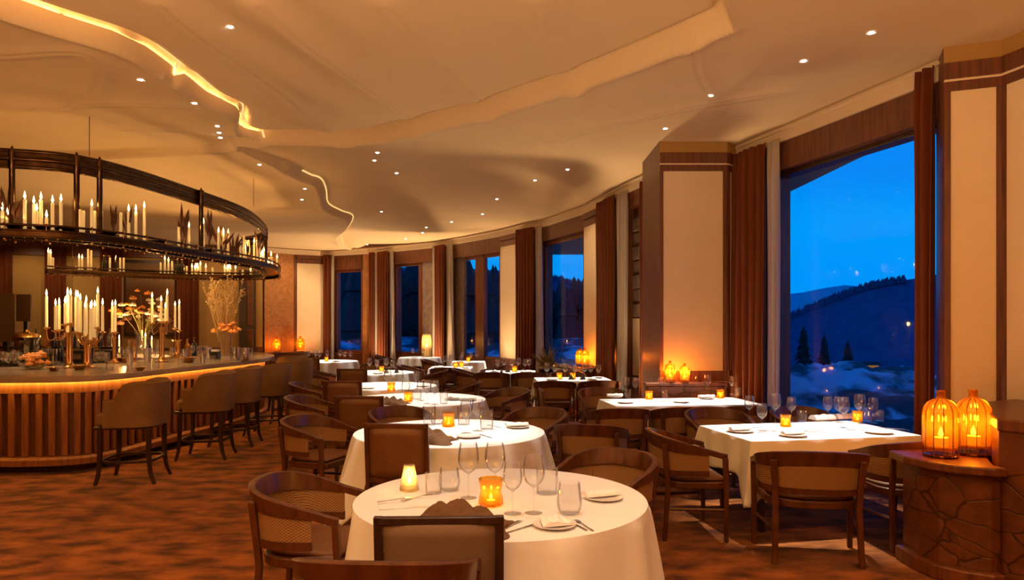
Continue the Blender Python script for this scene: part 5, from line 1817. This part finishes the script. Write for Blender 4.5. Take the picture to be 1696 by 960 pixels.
for u in (20, 127, 165, 333, 443):
    p = on_path(u) if u < 440 else on_path(441, path=RLP)
    z1 = 3.48 if u < 440 else 3.42
    mb = MB(); mb.lathe([(.042, SZ + .0), (.042, SZ + .05), (.033, SZ + .07), (.030, z1 - .12), (.040, z1 - .10), (.040, z1 + .10), (.018, z1 + .11), (.004, z1 + .14)], 14, (p.x, p.y, 0)); at_ch(mb.build('post', M['bronze'], ch, smooth=40))
for u, bk in ((148, False), (420, False), (330, True), (120, True)):
    p = on_path(u, bk); mb = MB(); z1 = float(ceil_h(p.x, p.y))
    mb.tube([(p.x, p.y, (3.6 if not bk else SZ)), (p.x, p.y, z1 + .01)], .004, 6); at_ch(mb.build('suspension_cable', M['bronze'], ch))
mb = MB(); mb.tube([(-8.5, 7.55, 3.6), (-8.5, 7.55, 4.06)], .006, 6); at_ch(mb.build('suspension_cable', M['bronze'], ch))

# ---- candles
W_UNIT = {}
def wax_mesh():
    if 'w' not in W_UNIT:
        mb = MB(); mb.lathe([(0, 0), (1.0, 0), (.94, .97), (.80, 1.0), (0, .985)], 12); W_UNIT['w'] = mb.mesh('wax', M['wax'])
        mb = MB(); mb.lathe([(0, 0), (.0055, .010), (.0065, .018), (.004, .032), (0, .05)], 8); W_UNIT['f'] = mb.mesh('flame', M['flame'])
        mb = MB(); mb.lathe([(0, 0), (.026, 0), (.026, .006), (.014, .012), (.014, .03), (0, .03)], 12); W_UNIT['h'] = mb.mesh('holder', M['brass'])
    return W_UNIT


def candle(x, y, z, h, lit, what, where, group, r=.0115, joiner='on', holder=True):
    t = empty('candle' if lit else 'unlit_candle', (x, y, z))
    m = wax_mesh()
    w = bpy.data.objects.new('wax', m['w']); C.objects.link(w); w.parent = t; w.scale = (r, r, h)
    if holder:
        hh = bpy.data.objects.new('holder', m['h']); C.objects.link(hh); hh.parent = t; w.location.z = .022; w.scale.z = h - .022
    if lit:
        f = bpy.data.objects.new('flame', m['f']); C.objects.link(f); f.parent = t; f.location.z = h + .001; f.scale = (r / .0095, r / .0095, r / .0095)
    row(t, what, where, 'candle', group, joiner)
    return t


rs = random.Random(3)
SHZ = SZ - .019
front = [(41, 326, 1), (56, 333, 1), (61, 345, 1), (68, 326, 1), (77, 356, 1), (87, 333, 1), (101, 331, 1), (12, 352, 1), (4, 345, 1), (133, 343, 0), (138, 343, 0), (152, 338, 1), (157, 344, 0), (168, 344, 0), (200, 347, 0), (213, 347, 1), (225, 346, 1), (239, 340, 1),
         (296, 372, 0), (313, 373, 1), (337, 367, 1), (362, 383, 1), (370, 383, 1), (378, 385, 1), (398, 390, 0), (404, 388, 0), (421, 399, 1), (426, 399, 1), (430, 398, 0), (437, 414, 1), (449, 421, 1), (459, 425, 1)]
for i, (u, vt, lit) in enumerate(front):
    p = on_path(u); off_ = rs.uniform(-.06, .06)
    s_ = F / p.y
    zt = CZ + (HY - vt) / s_
    h = max(.10, zt - SHZ - .03)
    y_ = p.y + off_; x_ = (u - CX) / F * y_
    candle(x_, y_, SHZ, h, lit, ('lit' if lit else 'unlit') + ' taper candle', 'the near side of the candle rack', 'taper candles on the rack over the bar', .0175)
for i, (u, vt, lit) in enumerate([(80, 416, 1), (84, 418, 1), (88, 424, 0), (131, 425, 1), (136, 426, 1), (146, 410, 0), (151, 412, 0), (182, 424, 0), (192, 428, 1), (199, 424, 0), (205, 424, 0), (266, 432, 0), (273, 428, 1), (279, 431, 1), (285, 430, 0),
                                  (309, 438, 0), (318, 441, 1), (325, 440, 1), (332, 437, 1), (341, 441, 1), (352, 440, 0), (372, 442, 1), (380, 441, 1), (390, 443, 1), (402, 444, 0), (415, 446, 1)]):
    p = on_path(u, True); off_ = rs.uniform(-.06, .06)
    s_ = F / p.y
    h = max(.10, CZ + (HY - vt) / s_ - SHZ - .03)
    y_ = p.y + off_
    candle((u - CX) / F * y_, y_, SHZ, h, lit, ('lit' if lit else 'unlit') + ' taper candle', 'the far side of the candle rack', 'taper candles on the rack over the bar', .0185)
# candle light of the rack, one lamp per group of flames
for (u, bk, w_) in ((20, 0, 2), (62, 0, 5), (95, 0, 3), (155, 0, 3), (225, 0, 4), (325, 0, 3), (370, 0, 4), (425, 0, 4), (452, 0, 3), (82, 1, 3), (133, 1, 3), (195, 1, 2), (276, 1, 3), (328, 1, 5), (380, 1, 5)):
    p = on_path(u, bool(bk)); point('rack_candle_light', (p.x, p.y, SZ + .36), w_ * .42 * CANDLE_W, COL_FLAME, .02)
# hurricane glass cylinders
hs = Kind(make_hurricane(.30, .052))
for (u, bk, sc, lb) in ((412, 0, 1.15, 'glowing glass cylinder at the right bend of the candle rack, larger one'), (436, 0, .95, 'glass cylinder with flame near the right tip of the candle rack'), (454, 0, 1.0, 'glowing glass cylinder at the right tip of the candle rack'),
                        (322, 1, .9, 'glass cylinder with flame on the far side of the rack, left one'), (376, 1, 1.0, 'bright glass cylinder on the far side of the rack, right one')):
    p = on_path(u, bool(bk))
    if bk: o = hs.put((p.x, p.y + .1, SHZ), 0, sc)
    else: o = hs.put((p.x - .06, p.y + .05, SHZ), 0, sc)
    tag(o, lb, 'candle lamp', 'glass candle cylinders on the rack')


def make_plume(seed, n=7, h=.55, spread=.10):
    def mk():
        rs = random.Random(seed); t = empty('dried_plume')
        mb = MB()
        for i in range(n):
            a_ = rs.uniform(0, 2 * PI); L_ = h * rs.uniform(.6, 1); tip = Vector((spread * math.cos(a_), spread * math.sin(a_), L_))
            mb.tube([(0, 0, 0), (tip.x * .3, tip.y * .3, L_ * .5), tuple(tip)], [.004, .003, .002], 5)
        mb.build('stems', M['plume'], t)
        mb = MB(); rs = random.Random(seed)
        for i in range(n):
            a_ = rs.uniform(0, 2 * PI); L_ = h * rs.uniform(.6, 1); tip = Vector((spread * math.cos(a_), spread * math.sin(a_), L_))
            mid = Vector((tip.x * .3, tip.y * .3, L_ * .5))
            mb.tube([mid, mid + (tip - mid) * .4, mid + (tip - mid) * .8, tip + (tip - mid) * .15], [.004, .017, .014, .001], 6)
        mb.build('seed_heads', M['plume'], t)
        return t
    return mk
pk = [Kind(make_plume(1, 5, .55, .05)), Kind(make_plume(2, 9, .42, .14)), Kind(make_plume(3, 6, .60, .08))]
for (u, k_, sc) in ((2, 2, .9), (8, 1, .9), (178, 0, .75), (201, 2, .72), (294, 2, 1.05), (300, 0, .9), (362, 1, 1.1), (380, 1, .9), (404, 0, .6), (424, 2, .95), (340, 0, 1.2)):
    p = on_path(u); o = pk[k_].put((p.x + .03, p.y + .07, SHZ), u, sc)
    row(o, 'dark dried plume sprig', 'the near side of the candle rack', 'dried plant', 'dried plumes on the candle rack')


def make_bottle(mat, h=.30, r=.038):
    def mk():
        t = empty('bottle')
        prof = [(0, 0), (r, 0), (r, h * .58), (r * .8, h * .66), (r * .36, h * .74), (r * .34, h * .95), (0, h * .95)]
        mb = MB(); mb.lathe(prof, 16); mb.build('body', M[mat], t, smooth=40)
        mb = MB(); mb.lathe([(r * .40, h * .951), (r * .40, h), (0, h)], 12); mb.build('cap', M['brass'], t)
        return t
    return mk
bd = Kind(make_bottle('bottle')); bg_ = Kind(make_bottle('amber', .28, .04)); bc_ = Kind(make_bottle('glass', .29, .042)); fat = Kind(make_bottle('bottle', .34, .055))
for (u, sc) in ((170, 1.0), (177, 1.0), (190, 1.05), (292, 1.0), (299, 1.0)):
    p = on_path(u, True); row((fat if sc == 1 else bd).put((p.x, p.y + .06, SHZ), 0, sc), 'dark glass bottle', 'the far side of the candle rack', 'bottle', 'dark bottles on the rack')
# small dark bowls between the candles
def make_bowl(mat, r=.09, h=.055):
    def mk():
        mb = MB(); mb.lathe([(0, 0), (r * .5, 0), (r * .55, .008), (r, h), (r * .95, h), (r * .5, .014), (0, .012)], 24); return mb.build('bowl', M[mat], smooth=50)
    return mk
bw_ = Kind(make_bowl('bronze'))
for u in (28, 75, 108, 180, 262, 345): 
    p = on_path(u); row(bw_.put((p.x, p.y - .02, SHZ), 0, 1.1), 'small bronze bowl', 'the near side of the candle rack', 'bowl', 'bronze bowls on the rack')

# ================================================================ on the bar top
BT = BZ + .001


def bt(u, v): return on(u, v, BT)


def candelabrum(u, v, cups, label, colh=.42, r=.034):
    cname = {115: 'the leftmost candelabrum', 145: 'the densest candelabrum', 189: 'the slim candelabrum', 268: 'the middle candelabrum', 293: 'the vase candelabrum'}[u]
    b = bt(u, v); s_ = F / b.y
    t = thing('candelabrum', label, 'candelabrum', b)
    mb = MB(); mb.lathe([(0, 0), (.095, 0), (.095, .012), (.06, .03), (r * 1.25, .06), (r * 1.2, .075), (0, .075)], 28); mb.build('base', M['brass'], t, smooth=40)
    mb = MB(); mb.lathe([(r * 1.1, .075), (r, .09), (r, colh - .04), (r * 1.3, colh - .01), (r * 1.5, colh), (0, colh)], 32, fl=.08, flk=10); mb.build('column', M['brass'], t, smooth=30)
    for (cu, vt, vb, dy) in cups:
        y_ = b.y + dy; ss_ = F / y_
        x_ = (cu - CX) / ss_; zb = CZ - (vb - HY) / ss_; zt = CZ - (vt - HY) / ss_
        lx, ly, lz = x_ - b.x, y_ - b.y, zb - BT
        mb = MB()
        pts = [(0, 0, colh - .02), (lx * .45, ly * .45, colh - .06 + .0 * lz), (lx * .9, ly * .9, min(lz, colh) - .10 if lz < colh + .1 else colh + .02), (lx, ly, lz - .055)]
        mb.tube(catmull(pts, 6), .007, 7); ar = mb.build('arm', M['brass'], t, smooth=60)
        mb = MB(); mb.lathe([(0, -.05), (.012, -.05), (.014, -.035), (.036, -.02), (.040, -.012), (.030, -.008), (.016, -.004), (.016, -.0005), (0, -.0005)], 16, (lx, ly, lz))
        for q_ in range(10):
            a_ = 2 * PI * q_ / 10; mb.ball((lx + .040 * math.cos(a_), ly + .040 * math.sin(a_), lz - .013), .008, 6, 4)
        mb.build('cup', M['brass'], ar, smooth=50)
        candle(x_, y_, zb, max(.12, zt - zb), 1, 'tall lit white taper', cname, 'tall tapers on the bar', .0175, 'in', holder=False)
    return t


candelabrum(115, 609, [(77, 490, 541, .05), (92, 506, 546, -.10), (98, 504, 545, .12), (108, 502, 536, .0), (112, 487, 552, .16), (117, 489, 534, -.08)], 'brass candelabrum on the left of the bar', .46, .036)
candelabrum(145, 609, [(126, 491, 548, .14), (129, 492, 549, -.05), (133, 497, 550, .08), (141, 510, 556, -.12), (143, 500, 553, .16), (150, 511, 562, -.16), (152, 508, 558, .02), (157, 508, 560, .14), (162, 486, 541, .08), (170, 505, 548, -.04)], 'brass candelabrum with dense tapers on the bar', .36, .040)
candelabrum(189, 601, [(186, 507, 550, .04), (191, 506, 549, -.04)], 'slim brass candelabrum right of the dense tapers', .38, .022)
candelabrum(268, 599, [(252, 493, 534, .05), (267, 499, 532, -.06), (274, 510, 533, .08), (277, 488, 531, .0)], 'brass candelabrum at the middle of the bar', .52, .034)
candelabrum(293, 592, [(290, 507, 542, .0), (297, 504, 546, .06)], 'brass vase candelabrum right of the middle one', .30, .05)
for (u, v, z, w_) in ((100, 609, 1.95, 9), (148, 607, 1.95, 13), (188, 601, 1.9, 4), (268, 599, 2.05, 8), (294, 592, 2.0, 4)):
    p = bt(u, v); point('candelabrum_light', (p.x, p.y, z + .12), w_ * 1.3 * CANDLE_W, COL_FLAME, .03)


def flowers(rs, mb, n, c, rad, r0, r1, flat=.8):
    for i in range(n):
        a_ = rs.uniform(0, 2 * PI); q_ = rs.uniform(0, 1) ** .5; z_ = rs.uniform(.1, 1)
        p = Vector((rad * q_ * math.cos(a_), rad * q_ * math.sin(a_), rad * flat * math.sqrt(max(0, 1 - q_ * q_)) * z_)) + Vector(c)
        r_ = rs.uniform(r0, r1)
        for k in range(7):
            b_ = 2 * PI * k / 7
            mb.ball((p.x + r_ * .55 * math.cos(b_), p.y + r_ * .55 * math.sin(b_), p.z), r_ * .55, 6, 4, (1, 1, .8))
        mb.ball((p.x, p.y, p.z + r_ * .3), r_ * .5, 6, 4)


# low bowl of orange roses
p = bt(55, 611); t = thing('rose_bowl', 'low glass bowl of orange and peach roses on the left of the bar', 'flowers', p)
mb = MB(); mb.lathe([(0, 0), (.08, 0), (.15, .05), (.17, .085), (.165, .085), (.14, .05), (.075, .008), (0, .008)], 28); mb.build('bowl', M['glass'], t)
rs = random.Random(4)
for _k in range(11):
    mb = MB(); flowers(rs, mb, 1, (-.02, 0, .05), .15, .05, .07, 1.25); mb.build('peach_rose', M['peach'], t, smooth=60)
for _k in range(7):
    mb = MB(); flowers(rs, mb, 1, (.04, -.02, .04), .17, .04, .06, 1.0); mb.build('orange_rose', M['orange'], t, smooth=60)
mb = MB(); flowers(rs, mb, 12, (0, 0, .03), .18, .02, .035, .3); mb.build('leaves', M['greens'], t, smooth=60)
# tall glass vase with dried branches
p = bt(373, 589); t = thing('branch_vase', 'tall glass vase of dried branches and orange blooms on the bar', 'flowers', p)
mb = MB(); mb.lathe([(0, 0), (.10, 0), (.095, .15), (.12, .42), (.116, .42), (.09, .15), (.094, .01), (0, .01)], 28); mb.build('vase', M['glass'], t)
mb = MB(); rs = random.Random(8); tips = []
for i in range(46):
    a_ = rs.uniform(0, 2 * PI); sp_ = rs.uniform(.05, .40); L_ = rs.uniform(1.05, 1.42)
    tip = Vector((sp_ * math.cos(a_), sp_ * math.sin(a_), L_)); mid = tip * .5 + Vector((rs.uniform(-.04, .04), rs.uniform(-.04, .04), .03))
    b_ = Vector((.05 * math.cos(a_), .05 * math.sin(a_), .02))
    mb.tube([b_, b_ * .4 + mid * .5, mid, tip], [.006, .0055, .005, .003], 4)
    for q_ in range(5):
        f_ = rs.uniform(.55, .97); s0 = mid + (tip - mid) * (f_ * 2 - 1); d_ = Vector((rs.uniform(-.10, .10), rs.uniform(-.10, .10), rs.uniform(.06, .16)))
        mb.tube([s0, s0 + d_], [.003, .002], 3); tips += [s0 + d_, s0 + d_ * .6]
    tips.append(tip)
mb.build('branches', M['dry'], t)
mb = MB()
for q_ in tips: mb.ball(q_, rs.uniform(.009, .017), 5, 3)
mb.build('buds', M['dry'], t, smooth=0)
for _k in range(26):
    mb = MB(); flowers(rs, mb, 1, (.04, -.05, .40), .22, .035, .06, 1.3); mb.build('orange_bloom', M['orange'], t, smooth=60)
# steel pitchers
def make_jug():
    t = empty('steel_pitcher')
    mb = MB(); mb.lathe([(0, 0), (.065, 0), (.072, .03), (.066, .12), (.070, .20), (.066, .20), (.062, .12), (.066, .03), (0, .006)], 24); mb.build('body', M['steel'], t, smooth=40)
    mb = MB(); mb.tube(catmull([(.066, 0, .18), (.115, 0, .17), (.115, 0, .08), (.070, 0, .04)], 6), .006, 6); mb.build('handle', M['steel'], t)
    return t
jug = Kind(make_jug)
for (u, v, lb) in ((389, 596, 'polished steel pitcher at the right end of the bar, left one'), (405, 597, 'polished steel pitcher at the right end of the bar, right one')):
    tag(jug.put(bt(u, v), .8), lb, 'pitcher', 'steel pitchers on the bar')
p = bt(357, 594); t = thing('black_caddy', 'small black caddy beside the branch vase on the bar', 'box', p)
mb = MB(); mb.box((0, 0, .06), (.13, .13, .12)); mb.build('body', M['black'], t, bevel=.008)
mb = MB(); mb.box((0, 0, .135), (.10, .10, .03)); mb.build('napkin_stack', M['napkin'], t, bevel=.004)
# steel urn and monitors at the left
p = bt(44, 597); t = thing('steel_urn', 'large steel urn with copper lid on the left of the bar', 'urn', p)
mb = MB(); mb.lathe([(0, 0), (.15, 0), (.17, .04), (.165, .30), (.18, .36), (.175, .36), (0, .355)], 32, fl=.02, flk=16); mb.build('body', M['steel'], t, smooth=30)
mb = MB(); mb.lathe([(0, .361), (.19, .361), (.185, .39), (.12, .43), (.03, .45), (.025, .48), (0, .48)], 32); mb.build('lid', M['brass'], t, smooth=40)
for (u0, u1, v0, v1, Y, lb) in ((-14, 26, 486, 566, 10.9, 'brown back of a till screen at the left edge of the bar'), (27, 52, 487, 532, 11.35, 'smaller brown till screen behind the steel urn')):
    a, b = px(u0, v1, Y), px(u1, v0, Y); c = (a + b) / 2
    zb = BT
    t = thing('till_screen', lb, 'screen', (c.x, Y, zb))
    if Y < 11 : pass
    mb = MB(); mb.box((0, 0, c.z - zb), (b.x - a.x, .035, b.z - a.z)); mb.build('housing', M['screen'], t, bevel=.008)
    mb = MB(); mb.box((0, .06, (a.z - zb) / 2 + .02), (.06, .05, a.z - zb + .1)); mb.box((0, .04, .008), (.24, .2, .016)); mb.build('stand', M['black'], t)
# glass water jug, cakestand, glasses and bottles on the bar
p = bt(236, 604); t = thing('glass_jug', 'large clear glass water jug in the middle of the bar', 'jug', p)
mb = MB(); mb.lathe([(0, 0), (.06, 0), (.085, .05), (.095, .14), (.07, .27), (.055, .33), (.065, .40), (.062, .40), (.052, .33), (.066, .27), (.091, .14), (.08, .05), (0, .01)], 28); mb.build('body', M['glass'], t)
mb = MB(); mb.tube(catmull([(.06, 0, .36), (.14, 0, .34), (.15, 0, .2), (.09, 0, .12)], 6), .008, 6); mb.build('handle', M['glass'], t)
bk_ = Kind(make_bowl('brass', .12, .07))
for (u, v, sc) in ((90, 614, .7), (132, 612, .8), (205, 600, 1.0), (232, 613, .55), (312, 600, 1.1)):
    row(bk_.put(bt(u, v), 0, sc), 'shallow brass dish', 'the bar top', 'dish', 'brass dishes on the bar')
for (u, v) in ((6, 611), (14, 614), (22, 610), (31, 613), (60, 600), (70, 601), (80, 600), (160, 612), (168, 610), (176, 613), (200, 600), (212, 602), (222, 599), (252, 605), (285, 600), (318, 595), (330, 596), (342, 595)):
    row(far_wine.put(bt(u, v), 0, .95), 'clear stemmed glass', 'the bar top', 'wine glass', 'glasses on the bar')
for i, (u, v) in enumerate(((66, 594), (73, 593), (81, 596), (100, 598), (128, 597), (160, 597), (150, 594), (214, 599), (222, 598), (246, 594), (262, 592), (310, 590), (322, 589))):
    row((bd, bc_, bg_)[i % 3].put(bt(u, v), 0, 1.1), ('dark bottle', 'clear glass bottle', 'amber bottle')[i % 3], 'the bar top', 'bottle', 'bottles on the bar')
tr_ = Kind(make_tumbler(.11, .04))
for (u, v) in ((92, 611), (100, 615), (182, 612), (258, 608), (300, 604), (325, 602), (352, 600)):
    row(tumb.put(bt(u, v), 0, 1.0), 'clear tumbler', 'the bar top', 'tumbler', 'tumblers on the bar')
# bottles on the back counter
for i in range(15):
    x = -8.65 + i * .15
    row((fat, bd, bg_, bd, bc_)[i % 5].put((x, 11.6, 1.302), 0, 1.0), 'bottle', 'the raised shelf behind the bar', 'bottle', 'bottles on the back shelf')
# big flower arrangement on the far counter
p = Vector((-7.25, 14.0, BT)); t = thing('flower_arrangement', 'large arrangement of white and orange blooms before the wall mirror', 'flowers', p)
mb = MB(); mb.lathe([(0, 0), (.14, 0), (.16, .05), (.10, .20), (.16, .45), (.155, .45), (.09, .20), (0, .05)], 28); mb.build('vase', M['glass'], t)
rs = random.Random(14)
mb = MB()
for i in range(26):
    a_ = rs.uniform(0, 2 * PI); sp_ = rs.uniform(.1, .55); L_ = rs.uniform(.7, 1.25); mb.tube([(0, 0, .2), (sp_ * .4 * math.cos(a_), sp_ * .4 * math.sin(a_), L_ * .6), (sp_ * math.cos(a_), sp_ * math.sin(a_), L_)], [.006, .005, .003], 5)
mb.build('stems', M['greens'], t)
for _k in range(26):
    mb = MB(); flowers(rs, mb, 1, (.02, 0, .62), .50, .04, .08, 1.05); mb.build('white_bloom', M['whiteflower'], t, smooth=60)
for _k in range(18):
    mb = MB(); flowers(rs, mb, 1, (-.10, 0, .72), .50, .04, .08, 1.0); mb.build('orange_bloom', M['orange'], t, smooth=60)
mb = MB(); flowers(rs, mb, 20, (.1, 0, .55), .55, .04, .09, .8); mb.build('leaves', M['plume'], t, smooth=60)
for (dx, h) in ((-.35, .34), (-.22, .28), (.28, .32), (.40, .26)):
    candle(p.x + dx, p.y - .45, BT, h, 1, 'short lit candle', 'the far counter before the flowers', 'candles on the far counter', .016)
point('far_counter_light', (p.x, p.y - .60, BT + .55), 45 * CANDLE_W, COL_FLAME, .03)
# potted plant and candle tree at the middle window
p = W(930) - outn(W(940), W(920)) * .35
t = thing('plant_stand', 'dark leafy plant in a pot below the middle window', 'plant', (p.x, p.y, 0))
mb = MB(); mb.lathe([(0, 0), (.13, 0), (.16, .62), (.18, .70), (.16, .70), (0, .66)], 20); mb.build('pot', M['bronze'], t)
mb = MB(); rs = random.Random(6)
for i in range(70):
    a_ = rs.uniform(0, 2 * PI); L_ = rs.uniform(.25, .62); e_ = rs.uniform(.5, 1.4)
    d_ = Vector((math.cos(a_) * math.cos(e_), math.sin(a_) * math.cos(e_), math.sin(e_))); s_ = Vector((-math.sin(a_), math.cos(a_), 0)) * .022
    b_ = Vector((0, 0, .68)); m1 = b_ + d_ * L_ * .6; e1 = b_ + d_ * L_ + Vector((0, 0, -.05))
    mb.add([b_, m1 + s_, e1, m1 - s_, m1 + Vector((0, 0, .012))], [(0, 1, 4), (1, 2, 4), (2, 3, 4), (3, 0, 4), (0, 3, 2, 1)])
mb.build('foliage', M['greens'], t, smooth=0)

cup_ = Kind(lambda: MB().lathe([(0, 0), (.03, 0), (.042, .10), (.046, .15), (.042, .15), (.03, .01), (0, .01)], 20).build('steel_cup', M['steel'], smooth=40))
for (u, v, sc) in ((24, 600, 1.2), (88, 599, 1.3), (206, 598, 1.2), (215, 605, 1.1), (244, 600, 1.4), (305, 597, 1.2), (336, 600, 1.0), (346, 593, 1.2)):
    row(cup_.put(bt(u, v), 0, sc), 'polished steel cup', 'the bar top', 'cup', 'steel cups on the bar')
for (u, v, lb) in ((128, 600, 'black box among the bottles behind the dense candles'), (171, 599, 'black box right of the dense candles behind the bar')):
    q_ = bt(u, v); t = thing('black_box', lb, 'box', q_); mb = MB(); mb.box((0, .05, .09), (.24, .16, .178)); mb.build('body', M['black'], t, bevel=.01); mb = MB(); mb.box((0, -.035, .09), (.16, .008, .08)); mb.build('front_panel', M['steel'], t)
# ceiling downlights over the bar; wall spots added to brighten the wall behind it
for (sx_, sy_, tx, ty, tz, w_, ang) in ((-5.6, 10.6, -5.2, 10.5, 1.1, 150, 50), (-6.6, 9.3, -6.2, 9.0, 1.1, 170, 50), (-5.5, 11.7, -4.98, 12.1, 1.8, 260, 40)):
    spot('bar_spot', (sx_, sy_, float(ceil_h(sx_, sy_)) - .04), w_, (1.0, .70, .40), ang, .8, (tx, ty, tz), .03)
for u in (50, 150, 250, 360):
    q_ = bw(u, 1.5); e_ = bw(u)
    spot('wall_spot', (q_.x, q_.y, float(ceil_h(q_.x, q_.y)) - .04), 75, (1.0, .64, .32), 95, .8, (e_.x, e_.y, 2.0), .03)
finish_rows()
